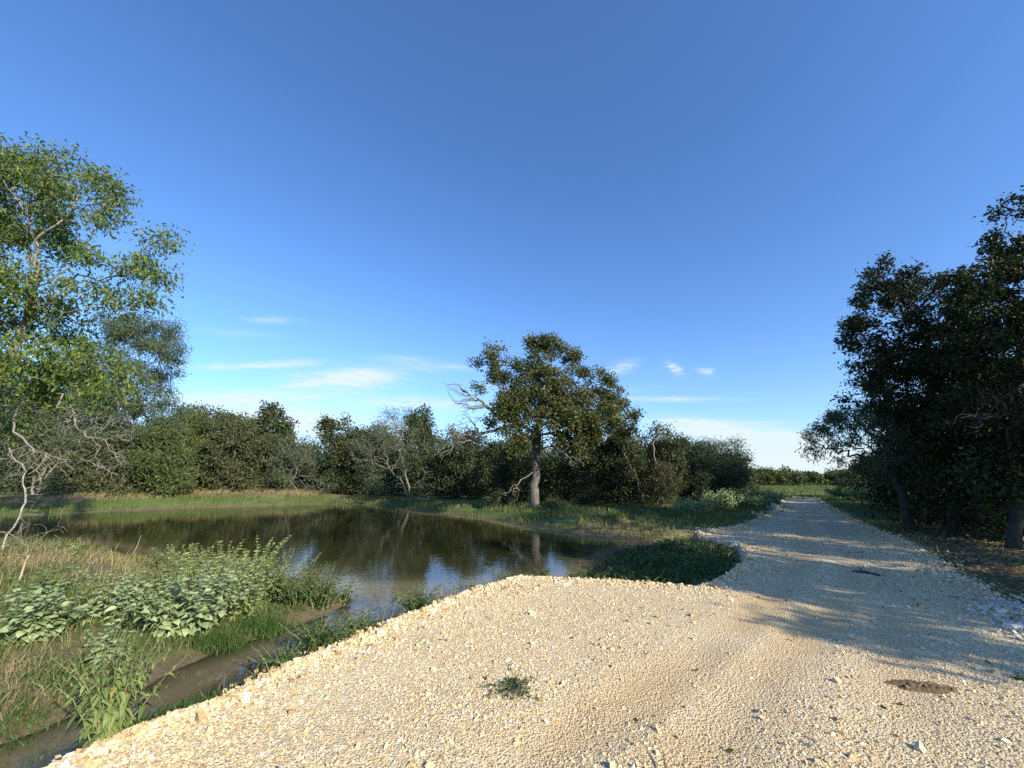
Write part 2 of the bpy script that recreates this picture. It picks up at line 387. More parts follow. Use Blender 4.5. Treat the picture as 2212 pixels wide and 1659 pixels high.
# water
wx = np.linspace(-45, 9, 300); wy = sinh_axis(5, 4, .6, 40, 300)
X, Y = np.meshgrid(wx, wy); xr, yr = X.ravel(), Y.ravel()
Z, gd, wd, nd = height(xr, yr, True)
F = grid_faces(300, 300); keep = (wd[F].max(1) > -.35) & (gd[F].max(1) < .5); F = F[keep]
used = np.unique(F); mp_ = np.full(len(xr), -1); mp_[used] = np.arange(len(used))
wm, nt, b, p = material('murky_water')
tcn = nt.nodes.new('ShaderNodeTexCoord'); OB = tcn.outputs['Object']
dep = attr(nt, 'depth')
murk = nt.nodes.new('ShaderNodeBsdfDiffuse')
nt.links.new(b.ramp(b.m('MULTIPLY', dep, 1.1), [(0, (.27, .225, .135)), (.11, (.22, .18, .10)), (.2, (.07, .062, .026)), (.4, (.026, .026, .009)), (1, (.014, .015, .0055))]), murk.inputs[0])
trn = nt.nodes.new('ShaderNodeBsdfTransparent'); trn.inputs[0].default_value = (.80, .70, .48, 1)
op = b.m('SUBTRACT', 1.0, b.m('EXPONENT', b.m('MULTIPLY', dep, -13.0)))
mx1 = nt.nodes.new('ShaderNodeMixShader'); nt.links.new(op, mx1.inputs[0]); nt.links.new(trn.outputs[0], mx1.inputs[1]); nt.links.new(murk.outputs[0], mx1.inputs[2])
gl = nt.nodes.new('ShaderNodeBsdfGlossy'); gl.inputs['Roughness'].default_value = .02; gl.inputs[0].default_value = (.95, .95, .95, 1)
fr = nt.nodes.new('ShaderNodeFresnel'); fr.inputs[0].default_value = 1.33
bp = nt.nodes.new('ShaderNodeBump'); bp.inputs['Strength'].default_value = .085; bp.inputs['Distance'].default_value = .03
nt.links.new(b.m('ADD', b.noise(OB, 3.0, 3), b.m('MULTIPLY', b.noise(OB, 12.0, 2), .2)), bp.inputs['Height'])
nt.links.new(bp.outputs[0], gl.inputs['Normal']); nt.links.new(bp.outputs[0], fr.inputs['Normal'])
mx2 = nt.nodes.new('ShaderNodeMixShader'); nt.links.new(fr.outputs[0], mx2.inputs[0]); nt.links.new(mx1.outputs[0], mx2.inputs[1]); nt.links.new(gl.outputs[0], mx2.inputs[2])
nt.links.new(mx2.outputs[0], nt.nodes['Material Output'].inputs[0])
water = mesh_np('pond_water', np.stack([xr, yr, np.full_like(xr, WZ)], -1)[used], [mp_[F]], wm, smooth=True, attrs=dict(depth=np.clip(WZ - Z, 0, 3)[used]))
prop(water, kind='structure')


# ------------------------------------------------------------------ growth tools
def leaf_mesh(rng, pos, dirs, L, W=.5, droop=.3, rand=.8, fold=.12):
    n = len(pos)
    d = unit(dirs * .7 + rng.normal(0, rand, (n, 3)) + np.array([0, 0, -droop]))
    s = unit(np.cross(d, rng.normal(0, 1, (n, 3)))); nn = np.cross(d, s)
    L = np.asarray(L)[:, None]
    a = pos; c_ = pos + d * L - np.array([0, 0, .12]) * L * droop
    m_ = pos + d * L * .48 + nn * L * fold
    V = np.stack([a, m_ + s * L * W * .5, c_, m_ - s * L * W * .5], 1).reshape(-1, 3)
    i = np.arange(n)[:, None] * 4
    return V, np.concatenate([i + [0, 1, 2], i + [0, 2, 3]], 0)


def grow(rng, trunk, attr, step, kill, noise=.3, grav=0.0, maxit=90, cap=5000):
    nodes = [np.asarray(q, float) for q in trunk]; par = [-1] + list(range(len(trunk) - 1))
    attr = np.asarray(attr); P = np.array(nodes)
    D = np.linalg.norm(attr[:, None] - P[None], axis=2); near = D.argmin(1); nd_ = D.min(1)
    for it in range(maxit):
        if len(attr) == 0 or len(nodes) > cap: break
        dv = unit(attr - P[near]); acc = np.zeros_like(P); np.add.at(acc, near, dv)
        act = np.unique(near)
        nd2 = P[act] + unit(unit(acc[act]) + rng.normal(0, noise, (len(act), 3)) + np.array([0, 0, grav])) * step
        k0 = len(P); P = np.concatenate([P, nd2]); par.extend(act.tolist()); nodes = P
        D = np.linalg.norm(attr[:, None] - nd2[None], axis=2); j = D.argmin(1); dm_ = D.min(1)
        up = dm_ < nd_; near = np.where(up, j + k0, near); nd_ = np.where(up, dm_, nd_)
        live = nd_ > kill; attr, near, nd_ = attr[live], near[live], nd_[live]
    return P, np.array(par)


def radii(P, par, r_tip, R, ex=2.3):
    n = len(P); acc = np.zeros(n); h = np.zeros(n, int); r = np.zeros(n)
    for i in range(n - 1, -1, -1):
        r[i] = r_tip if acc[i] == 0 else acc[i] ** (1 / ex)
        q = par[i]
        if q >= 0: acc[q] += r[i] ** ex; h[q] = max(h[q], h[i] + 1)
    if r[0] > r_tip: r = r_tip + (r - r_tip) * (R - r_tip) / (r[0] - r_tip)
    return r, h


def tubes(P, par, r, k=6):
    n = len(P); d = np.zeros_like(P); d[1:] = 0
    has = par >= 0
    seg = np.zeros_like(P); seg[has] = P[has] - P[par[has]]; seg = unit(seg)
    main = np.full(n, -1)
    for i in range(n):
        q = par[i]
        if q >= 0 and (main[q] < 0 or r[i] > r[main[q]]): main[q] = i
    dirn = seg.copy(); mm = main >= 0; dirn[mm] = unit(seg[mm] + seg[main[mm]]); dirn[~has] = seg[main[~has]] if len(main[~has]) else dirn[~has]

    def ring(c_, dd, rr):
        ref = np.broadcast_to(unit(np.array([[.83, .53, .17]])), dd.shape)
        a = unit(np.cross(dd, ref)); bb = np.cross(dd, a)
        th = np.arange(k) * 2 * math.pi / k
        return c_[:, None] + (a[:, None] * np.cos(th)[None, :, None] + bb[:, None] * np.sin(th)[None, :, None]) * rr[:, None, None]
    V1 = ring(P, dirn, r)
    side = np.array([i for i in range(n) if par[i] >= 0 and main[par[i]] != i], int)
    V = V1.reshape(-1, 3); start = np.zeros(n, int)
    idx = np.arange(n); start[has] = par[has] * k
    if len(side):
        V2 = ring(P[par[side]], seg[side], np.minimum(r[side] * 1.15, r[par[side]])); start[side] = n * k + np.arange(len(side)) * k; V = np.concatenate([V, V2.reshape(-1, 3)])
    ch = idx[has]; j = np.arange(k)
    A = start[ch][:, None] + j; B_ = start[ch][:, None] + (j + 1) % k; C_ = ch[:, None] * k + (j + 1) % k; D_ = ch[:, None] * k + j
    return V, np.stack([A, B_, C_, D_], -1).reshape(-1, 4)


def blob_pts(rng, blobs, n):
    vol = np.array([max(.02, bl[1] * bl[2] * bl[3]) ** .85 for bl in blobs]); cnt = np.maximum(4, (n * vol / vol.sum()).astype(int)); out = []
    for (c_, rx, ry, rz), m_ in zip(blobs, cnt):
        q = rng.normal(0, 1, (m_, 3)); q = unit(q) * (rng.random((m_, 1)) ** .42); out.append(np.array(c_) + q * np.array([rx, ry, rz]))
    return np.concatenate(out)


def blob(u, v, ru, rv, Y, rd=None):
    c_ = AT(u, v, Y); k = Y / ray(u, v)[1]; rx, rz = ru * k, rv * k
    return (c_, rx, rd if rd is not None else (rx + rz) * .5, rz)


def trunk_line(rng, pts, step, wob=.035):
    pts = [np.array(q, float) for q in pts]; out = [pts[0]]
    for a, c_ in zip(pts[:-1], pts[1:]):
        m_ = max(1, int(np.linalg.norm(c_ - a) / step))
        for t in range(1, m_ + 1): out.append(a + (c_ - a) * t / m_ + rng.normal(0, wob, 3) * (t < m_))
    return out


def tree(name, label, cat, trunk, blobs, leaf, bark, seed, R=.15, n_attr=450, step=.22, kill=.3, nleaf=9000, L=.12, Wd=.55, droop=.35, spread=.16,
         tips=3, group=None, bare=None, r_tip=.006, noise=.35, kbark=6, grav=0.0, fold=.12, lump=0.0, dead=None):
    rng = np.random.default_rng(seed)
    base = np.array(trunk[0]); base = np.array([base[0], base[1], hz1(base[0], base[1])])
    tr = [base - np.array([0, 0, .12])] + [np.array(q, float) for q in trunk[1:]]
    root = empty(name, tuple(base), label, cat, group)
    line = trunk_line(rng, tr, step * 1.2)
    P, par = grow(rng, line, blob_pts(rng, blobs, n_attr), step, kill, noise, grav)
    r, h = radii(P, par, r_tip, R)
    nt_ = len(line)
    fl = np.ones(len(P)); fl[:min(4, nt_)] = np.array([1.3, 1.14, 1.06, 1.02])[:min(4, nt_)]; r = r * fl
    V, F = tubes(P, par, r, kbark)
    mesh_np('trunk', V, [F], bark, root, smooth=True)
    cand = np.where((h <= tips) & (np.arange(len(P)) >= nt_))[0]
    if nleaf and len(cand):
        wgt = np.ones(len(cand))
        if lump: wgt = np.exp(lump * vn(P[cand, 0] * 1.7 + P[cand, 2], P[cand, 1] * 1.3 + 1.6 * P[cand, 2], 1.3))
        ci = rng.choice(cand, nleaf, p=wgt / wgt.sum())
        pos = P[ci] + rng.normal(0, spread, (nleaf, 3)) * np.array([1, 1, .85])
        dr = np.where(par[ci][:, None] >= 0, P[ci] - P[par[ci]], 0)
        V, F = leaf_mesh(rng, pos, unit(dr), L * rng.uniform(.6, 1.25, nleaf), Wd, droop, .8, fold)
        mesh_np('crown', V, [F], leaf, root)
    if dead:
        for (dtr, dbl, dn, dR, dmat, pname) in dead:
            l2 = trunk_line(rng, dtr, step, .05)
            P2, par2 = grow(rng, l2, blob_pts(rng, dbl, int(dn * 1.3)), step * .62, kill * .55, .55)
            r2, h2 = radii(P2, par2, .0075 if base[1] > 14 else .0045, dR, 2.0)
            V, F = tubes(P2, par2, r2, 5)
            mesh_np(pname, V, [F], dmat, root, smooth=True)
    return root


# ------------------------------------------------------------------ the lone oak by the water
Yo = 19.2
oak_blobs = [blob(*q, Yo + dy_, rd) for q, dy_, rd in [
    ((1176, 742, 46, 24), 0, .9), ((1168, 790, 58, 38), .2, 1.2), ((1062, 772, 38, 30), -.2, .8), ((1074, 808, 34, 26), .3, .8), ((1235, 770, 28, 22), .1, .7),
    ((1176, 838, 72, 46), -.5, 1.6), ((1112, 866, 46, 36), -.9, 1.2), ((1290, 836, 46, 36), .3, 1.2), ((1322, 872, 38, 36), .2, 1.1), ((1272, 893, 72, 38), -.8, 1.6),
    ((1192, 915, 84, 40), -1.4, 1.5), ((1258, 930, 66, 36), -.6, 1.5), ((1322, 926, 36, 28), .4, .9), ((1118, 955, 48, 36), -1.5, 1.1),
    ((1088, 985, 26, 16), -1.5, .6), ((1364, 892, 17, 9), .2, .4), ((1160, 870, 90, 60), 1.2, 1.4), ((1240, 965, 50, 24), -.9, 1.0), ((1232, 822, 50, 40), -.2, 1.2), ((1222, 866, 70, 44), .2, 1.5), ((1078, 905, 36, 28), -.9, .8), ((1345, 915, 34, 36), 0, .9), ((1130, 828, 50, 36), .1, 1.1), ((1205, 760, 40, 30), .3, .8), ((1110, 780, 40, 28), .2, .8), ((1024, 788, 13, 24), -.1, .4), ((1034, 848, 18, 9), -.2, .4), ((1378, 892, 10, 7), .2, .3)]]
ob = AT(1155, 1112, Yo)
tree('oak_tree', 'large lone oak with thick grey trunk at the water edge, bare limbs on its left', 'tree',
     [ob, AT(1155, 1060, Yo), AT(1158, 1010, Yo), AT(1160, 950, Yo), AT(1166, 890, Yo), AT(1168, 830, Yo)], oak_blobs, M['oak'], M['oakbark'], 11, R=.215, n_attr=1700, step=.22, kill=.30,
     nleaf=56000, L=.125, Wd=.62, droop=.2, spread=.15, tips=2, kbark=10, noise=.55, lump=1.6,
     dead=[([AT(1162, 940, Yo), AT(1120, 912, Yo - .3), AT(1080, 905, Yo - .4), AT(1045, 870, Yo - .4)], [blob(985, 842, 30, 16, Yo - .5, .5), blob(1010, 874, 38, 22, Yo - .5, .7), blob(975, 832, 26, 8, Yo - .5, .3)], 260, .09, M['bark'], 'bare_branch'),
           ([AT(1120, 912, Yo - .3), AT(1070, 930, Yo - .6), AT(1030, 945, Yo - .8)], [blob(985, 930, 30, 30, Yo - .8, .6), blob(955, 975, 22, 22, Yo - .9, .5), blob(1010, 905, 30, 16, Yo - .8, .5)], 240, .075, M['deadwood'], 'bare_branch'),
           ([AT(1190, 960, Yo - 1), AT(1225, 985, Yo - 1.3)], [blob(1240, 1000, 34, 16, Yo - 1.4, .4), blob(1225, 960, 40, 30, Yo - 1.6, .3)], 70, .05, M['deadwood'], 'bare_branch'),
           ([AT(1150, 1020, Yo - .2), AT(1120, 1045, Yo - .6)], [blob(1100, 1062, 24, 14, Yo - .8, .3), blob(1115, 1075, 8, 18, Yo - .6, .2)], 40, .022, M['deadwood'], 'bare_branch')])

# ------------------------------------------------------------------ left bank trees
Yl = 9.0
lb = AT(-110, 1195, Yl)
tree('broadleaf_tree', 'tall open-crowned tree with large drooping yellow-green leaves at left edge', 'tree',
     [lb, AT(-70, 1000, Yl), AT(10, 800, Yl), AT(60, 690, Yl), AT(75, 600, Yl)],
     [blob(120, 360, 90, 50, Yl, 1.0), blob(0, 390, 110, 70, Yl + .3, 1.3), blob(185, 410, 70, 50, Yl - .2, .9), blob(-120, 480, 130, 110, Yl + .5, 1.5), blob(60, 500, 100, 60, Yl + .6, 1.2),
      blob(235, 480, 55, 40, Yl, .6), blob(330, 520, 50, 28, Yl - .1, .5), blob(265, 560, 80, 30, Yl, .8), blob(320, 600, 50, 22, Yl, .5), blob(150, 620, 110, 45, Yl + .2, 1.2), blob(20, 640, 110, 70, Yl - .3, 1.3),
      blob(250, 645, 60, 25, Yl, .6), blob(90, 760, 120, 50, Yl - .7, 1.0), blob(200, 770, 70, 40, Yl - .5, .8), blob(20, 830, 110, 50, Yl - .9, .9), blob(290, 835, 55, 22, Yl - .6, .5), blob(160, 850, 60, 25, Yl - .8, .6), blob(-100, 760, 140, 120, Yl, 1.4), blob(362, 498, 20, 12, Yl, .3), blob(374, 545, 12, 9, Yl, .25), blob(358, 602, 24, 9, Yl, .3), blob(330, 560, 26, 12, Yl, .4), blob(335, 648, 26, 9, Yl, .3), blob(60, 700, 110, 50, Yl + .5, 1.2), blob(-20, 900, 90, 50, Yl - .5, .9), blob(110, 800, 100, 40, Yl + .4, 1.0), blob(60, 420, 120, 60, Yl - .3, 1.2)],
     M['pecan'], M['bark'], 21, R=.095, n_attr=1200, step=.2, kill=.28, nleaf=38000, L=.115, Wd=.44, droop=.9, spread=.17, tips=2, kbark=7, noise=.4, lump=.75,
     dead=[([AT(20, 790, Yl - .3), AT(120, 850, Yl - .6), AT(170, 930, Yl - .8)], [blob(230, 950, 60, 26, Yl - .9, .5), blob(190, 900, 60, 36, Yl - .9, .5), blob(250, 1010, 50, 14, Yl - .8, .4), blob(260, 920, 40, 30, Yl - .9, .4)], 260, .017, M['deadwood'], 'bare_branch'), ([AT(10, 850, Yl - .5), AT(60, 960, Yl - .8)], [blob(120, 1000, 70, 40, Yl - .9, .5), blob(60, 1010, 60, 40, Yl - .8, .5)], 130, .02, M['deadwood'], 'bare_branch')])


def bgtree(label, name, u, vb, vt, hw, Yd, leaf, bark, seed, nleaf=6000, L=.15, Wd=.55, lean=0, dens=1.0, blobs=None, R=.12, tips=3, droop=.3, spread=.2, group=None, lump=1.9, dead=None, bottom=.75, n_attr=None, skirt=True):
    if u < 1040 and Yd < 36: Yd = 31 + (Yd - 25) * .45 if Yd > 23.5 else 25 + (Yd - 16) * .3; L *= 1.3; spread *= 1.25
    elif u < 1040: Yd *= 1.2; L *= 1.3
    zb = hz1(AT(u, vb, Yd)[0], Yd)
    base = AT(u, vb, Yd); base[2] = zb
    rng = np.random.default_rng(seed + 500)
    hgt = vb - vt
    if blobs is None:
        blobs = []
        for k in range(11):
            fu = rng.uniform(-.8, .8); fv = rng.uniform(.13 if skirt else .38, .92) if k > 4 else (rng.uniform(.04, .34) if skirt else rng.uniform(.4, .7))
            rr = rng.uniform(.22, .38)
            fu *= math.sqrt(max(.15, 1 - ((fv - .5) / .62) ** 2))
            blobs.append(blob(u + lean + fu * hw, vb - fv * hgt * .92, hw * rr * 1.1, hgt * rr * .5, Yd + rng.uniform(-.3, .3) * hw * Yd / 880))
        blobs.append(blob(u + lean, vb - (.55 if skirt else .66) * hgt, hw * .7, hgt * (.40 * bottom / .75 if skirt else .26), Yd))
        blobs.append(blob(u + lean + rng.uniform(-.2, .2) * hw, vt + hgt * .16, hw * .4, hgt * .15, Yd))
    tr = [base, AT(u + lean * .15 + rng.uniform(-.06, .06) * hw, vb - .18 * hgt, Yd), AT(u + lean * .5 + rng.uniform(-.1, .1) * hw, vb - .4 * hgt, Yd)]
    size = hgt * Yd / 880; nleaf = int(nleaf * 1.75); R = R * .62
    return tree(name, label, 'tree', tr, blobs, leaf, bark, seed, R=R, n_attr=n_attr or int(620 * dens), step=max(.16, size * .045), kill=max(.22, size * .06), nleaf=nleaf, L=L, Wd=Wd, droop=droop,
                spread=spread, tips=tips, group=group, lump=lump, r_tip=.011, kbark=5, dead=dead, noise=.4)


bgtree('tall grey-green feathery mesquite rising behind the big left tree', 'mesquite_tree', 310, 1066, 660, 105, 17, M['mesq'], M['barkdark'], 31, 30000, .14, .30, 0, 2.2, droop=.9, spread=.22, R=.16, lump=.45,
       blobs=[blob(*q, 25.3, rd * 1.5) for q, rd in [((330, 700, 50, 32), 1), ((360, 760, 38, 45), .8), ((280, 720, 60, 40), 1.2), ((300, 790, 70, 50), 1.4), ((350, 850, 40, 50), .8), ((260, 860, 80, 60), 1.5), ((310, 930, 70, 50), 1.3), ((200, 800, 70, 70), 1.3), ((365, 905, 34, 40), .9), ((330, 985, 60, 40), 1.2), ((230, 950, 80, 60), 1.4), ((385, 740, 20, 30), .5)]])
bgtree('dark olive tree filling the gap under the big left tree crown', 'olive_tree', 130, 1068, 800, 120, 21, M['olive'], M['barkdark'], 32, 9000, .15, .5)
bgtree('shaded bushy tree at the far left edge behind the white sapling', 'bushy_tree', -20, 1068, 790, 130, 20, M['dark'], M['barkdark'], 33, 9000, .15, .5)
bgtree('low green tree with yellow-green top beside the feathery mesquite', 'green_tree', 240, 1072, 900, 90, 22, M['olive'], M['bark'], 34, 7000, .14, .5)
bgtree('grey twiggy tree hanging low over the far bank below the big left tree', 'twiggy_tree', 70, 1080, 850, 105, 17, M['mesq'], M['deadwood'], 301, 9000, .13, .3, 20, 1.6, lump=.8, droop=.6,
       dead=[([AT(75, 1078, 25), AT(100, 1010, 25), AT(150, 980, 24.6)], [blob(190, 960, 70, 40, 24.3, 1.2), blob(220, 1010, 70, 26, 24.2, 1.0), blob(140, 930, 60, 36, 24.4, 1.2), blob(250, 1040, 50, 12, 24, .8)], 420, .07, M['deadwood'], 'bare_branch')])
bgtree('low olive bush-like tree at the far waterline under the feathery mesquite', 'olive_tree', 215, 1084, 930, 95, 16.5, M['olive'], M['bark'], 302, 9000, .14, .45, 0, 1.4)
bgtree('small grey-green tree at the far waterline right of the feathery mesquite', 'green_tree', 355, 1086, 900, 60, 17, M['bright'], M['bark'], 303, 6500, .14, .45, 0, 1.3)
bgtree('bright green tree with thin pale stems right of the feathery mesquite', 'bright_green_tree', 400, 1068, 862, 85, 25, M['bright'], M['bark'], 35, 9000, .15, .5, 10, 1.3)
bgtree('leggy tree with sparse dark leaf tufts showing over the bright green tree', 'sparse_tree', 455, 1066, 872, 50, 29, M['dark'], M['bark'], 36, 2600, .2, .55)
bgtree('broad dense olive tree at the middle of the far bank', 'dense_olive_tree', 520, 1074, 890, 95, 27, M['olive'], M['bark'], 37, 14000, .16, .5, 0, 1.5, R=.16)
bgtree('dark leafy tree top standing above the dense olive tree', 'dark_tree', 588, 1068, 872, 52, 31, M['dark'], M['barkdark'], 38, 6000, .2, .6, 0)
bgtree('grey thin-twigged tree leaning right at the notch in the tree line', 'leaning_tree', 610, 1076, 935, 80, 27, M['mesq'], M['bark'], 39, 4500, .13, .3, 34, 1.3,
       dead=[([AT(612, 1074, 31.9), AT(640, 1020, 31.6)], [blob(655, 985, 34, 24, 31.4, 1.0)], 120, .05, M['deadwood'], 'bare_branch')])
bgtree('slender dark tree right of the notch in the tree line', 'slender_tree', 735, 1082, 893, 50, 29, M['dark'], M['bark'], 40, 5500, .17, .55, 0)
bgtree('grey mesquite with bare branch fans over a crooked trunk near the oak', 'mesquite_tree', 885, 1092, 872, 105, 26, M['mesq'], M['deadwood'], 41, 6500, .13, .28, -30, 1.7, droop=.6, spread=.24,
       dead=[([AT(882, 1086, 31.2), AT(868, 1040, 31), AT(840, 1010, 30.7)], [blob(790, 960, 44, 44, 30.2, 1.1), blob(830, 930, 50, 34, 30.2, 1.1), blob(770, 1000, 34, 22, 30.2, .9), blob(870, 950, 40, 40, 30.2, .8)], 420, .065, M['deadwood'], 'bare_branch')])
bgtree('dark leafy tree with a pointed top between the grey mesquite and the oak', 'dark_tree', 905, 1080, 866, 48, 30, M['dark'], M['barkdark'], 42, 6500, .18, .55)
bgtree('low dark tree below the bare left limbs of the oak', 'dark_tree', 1010, 1090, 925, 75, 25, M['dark'], M['bark'], 43, 7000, .16, .5)
bgtree('small dark tree beside the slender tree, with many thin stems', 'dark_tree', 790, 1078, 925, 60, 30, M['dark'], M['bark'], 44, 6000, .17, .5)
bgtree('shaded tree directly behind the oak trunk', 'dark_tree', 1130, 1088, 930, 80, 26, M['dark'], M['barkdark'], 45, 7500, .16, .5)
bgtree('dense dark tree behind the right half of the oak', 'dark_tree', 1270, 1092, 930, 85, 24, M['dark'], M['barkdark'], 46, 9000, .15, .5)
bgtree('dark green tree draped in brown vines right of the oak', 'vine_tree', 1345, 1098, 905, 66, 23, M['dark'], M['bark'], 47, 8000, .15, .5, 0, dead=[([AT(1395, 1100, 22), AT(1375, 1030, 22), AT(1350, 985, 22)], [blob(1345, 950, 22, 30, 22, .4)], 30, .04, M['deadwood'], 'bare_branch')])
bgtree('tall airy tree with thin pale stems above the brown vine bush', 'airy_tree', 1435, 1100, 905, 62, 24, M['dark'], M['bark'], 48, 6000, .15, .5, 0, 1.3, dead=[([AT(1425, 1105, 22.5), AT(1420, 1020, 22.5), AT(1410, 960, 22.5)], [blob(1430, 935, 26, 24, 22.5, .5)], 40, .04, M['deadwood'], 'bare_branch')])
bgtree('small feathery mesquite with several leaning trunks at the right end of the tree line', 'mesquite_tree', 1540, 1088, 945, 75, 25, M['mesq'], M['barkdark'], 49, 8500, .14, .28, 20, 1.5, droop=.6,
       blobs=[blob(*q, 25, rd) for q, rd in [((1530, 975, 40, 28), .9), ((1585, 965, 26, 20), .6), ((1606, 985, 16, 16), .5), ((1560, 1005, 50, 30), 1.1), ((1500, 990, 30, 30), .8), ((1520, 1030, 40, 24), .9), ((1580, 1030, 28, 20), .6)]],
       dead=[([AT(1545, 1088, 25), AT(1520, 1045, 25), AT(1500, 1015, 25)], [blob(1495, 1000, 18, 16, 25, .4)], 14, .05, M['barkdark'], 'side_stem'), ([AT(1546, 1088, 25), AT(1580, 1035, 25), AT(1592, 1000, 25)], [blob(1595, 985, 14, 14, 25, .4)], 14, .05, M['barkdark'], 'side_stem')])
bgtree('thin tree with dark tufts between the airy tree and the small mesquite', 'thin_tree', 1482, 1092, 935, 45, 27, M['dark'], M['barkdark'], 50, 4500, .16, .5)


for i, (u, vt, hw, lab) in enumerate([(-60, 800, 150, 'back-row tree behind the far left edge of the pond'), (200, 850, 120, 'back-row tree seen between the big left tree and the feathery mesquite'), (400, 900, 110, 'back-row tree behind the bright green tree'), (530, 905, 110, 'back-row tree behind the dense olive tree'),
                                      (660, 965, 100, 'low back-row tree closing the notch in the tree line'), (800, 925, 110, 'back-row tree behind the grey mesquite'), (960, 930, 110, 'back-row tree behind the bare left limbs of the oak'), (1090, 960, 100, 'back-row tree left of the oak trunk'),
                                      (1220, 960, 110, 'back-row tree right of the oak trunk'), (1340, 950, 100, 'back-row tree behind the vine-draped tree'), (1450, 955, 90, 'back-row tree behind the airy tree'), (1560, 985, 60, 'back-row tree behind the small mesquite')]):
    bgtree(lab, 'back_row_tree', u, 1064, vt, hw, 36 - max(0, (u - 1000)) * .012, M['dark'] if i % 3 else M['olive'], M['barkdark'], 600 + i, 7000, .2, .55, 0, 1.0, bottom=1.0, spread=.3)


# ------------------------------------------------------------------ right side woodland (in its own shade, deepened in the leaf colour)
def rtree(label, name, trunk, blobs, leaf, seed, **k):
    a = dict(R=.115, n_attr=900, step=.2, kill=.25, nleaf=22000, L=.105, Wd=.6, droop=.25, spread=.115, tips=2, kbark=7, noise=.45, lump=1.2)
    a.update(k)
    return tree(name, label, 'tree', trunk, blobs, leaf, M['barkdark'], seed, **a)


Yr = 12.0
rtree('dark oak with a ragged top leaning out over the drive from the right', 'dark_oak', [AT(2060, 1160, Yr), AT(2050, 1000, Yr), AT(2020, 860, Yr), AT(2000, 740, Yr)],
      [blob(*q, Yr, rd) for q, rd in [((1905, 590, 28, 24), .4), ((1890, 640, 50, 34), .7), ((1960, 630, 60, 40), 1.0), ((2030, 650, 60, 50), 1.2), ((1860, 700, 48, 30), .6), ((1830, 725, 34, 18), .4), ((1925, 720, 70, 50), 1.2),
                                      ((1880, 790, 50, 34), .8), ((1860, 830, 36, 20), .5), ((1960, 800, 80, 60), 1.4), ((2050, 760, 90, 80), 1.6), ((1850, 862, 40, 12), .4), ((2000, 880, 100, 50), 1.5), ((1925, 870, 50, 30), .8), ((2100, 850, 80, 90), 1.4), ((1812, 738, 12, 9), .2), ((1838, 652, 14, 12), .25), ((1872, 598, 12, 14), .25), ((1825, 872, 14, 8), .2), ((1962, 582, 26, 10), .3), ((2035, 600, 20, 10), .3), ((2085, 590, 22, 16), .4), ((1845, 770, 22, 14), .3), ((1905, 560, 8, 12), .15)]], M['oakshade'], 61, R=.13, n_attr=1500, nleaf=40000)
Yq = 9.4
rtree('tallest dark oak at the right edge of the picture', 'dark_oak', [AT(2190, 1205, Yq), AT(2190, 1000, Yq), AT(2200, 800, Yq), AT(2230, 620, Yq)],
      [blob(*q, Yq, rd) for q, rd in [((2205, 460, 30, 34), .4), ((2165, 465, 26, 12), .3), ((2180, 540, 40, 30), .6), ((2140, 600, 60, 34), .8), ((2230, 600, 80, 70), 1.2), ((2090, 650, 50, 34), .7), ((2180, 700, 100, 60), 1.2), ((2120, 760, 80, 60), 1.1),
                                      ((2220, 820, 100, 80), 1.2), ((2110, 880, 80, 50), 1.0), ((2300, 640, 100, 150), 1.4), ((2300, 900, 100, 120), 1.3), ((2190, 960, 80, 50), 1.0), ((2150, 452, 14, 8), .2), ((2142, 520, 18, 10), .25), ((2200, 425, 14, 14), .2), ((2120, 560, 20, 12), .3), ((2075, 600, 22, 12), .3)]], M['oakshade'], 62, n_attr=1500, nleaf=40000,
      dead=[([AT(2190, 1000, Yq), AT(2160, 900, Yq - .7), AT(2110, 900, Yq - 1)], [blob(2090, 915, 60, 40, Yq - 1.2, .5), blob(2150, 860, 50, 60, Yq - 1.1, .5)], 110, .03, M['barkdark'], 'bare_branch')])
Yt = 12.5
rtree('feathery mesquite leaning left over the grass beside the drive', 'mesquite_tree', [AT(1975, 1160, Yt), AT(1955, 1085, Yt), AT(1930, 1030, Yt)],
      [blob(*q, Yt, rd) for q, rd in [((1800, 912, 34, 22), .6), ((1850, 900, 50, 28), .8), ((1765, 945, 30, 16), .4), ((1740, 965, 20, 10), .3), ((1765, 985, 14, 10), .25), ((1810, 955, 30, 16), .5), ((1900, 930, 60, 40), .9), ((1920, 1000, 50, 40), .9), ((1860, 975, 30, 18), .5), ((1980, 1000, 60, 50), 1.0), ((1985, 930, 60, 40), .9)]],
      M['mesq'], 63, R=.12, n_attr=650, nleaf=15000, L=.12, Wd=.24, droop=.7, step=.2)
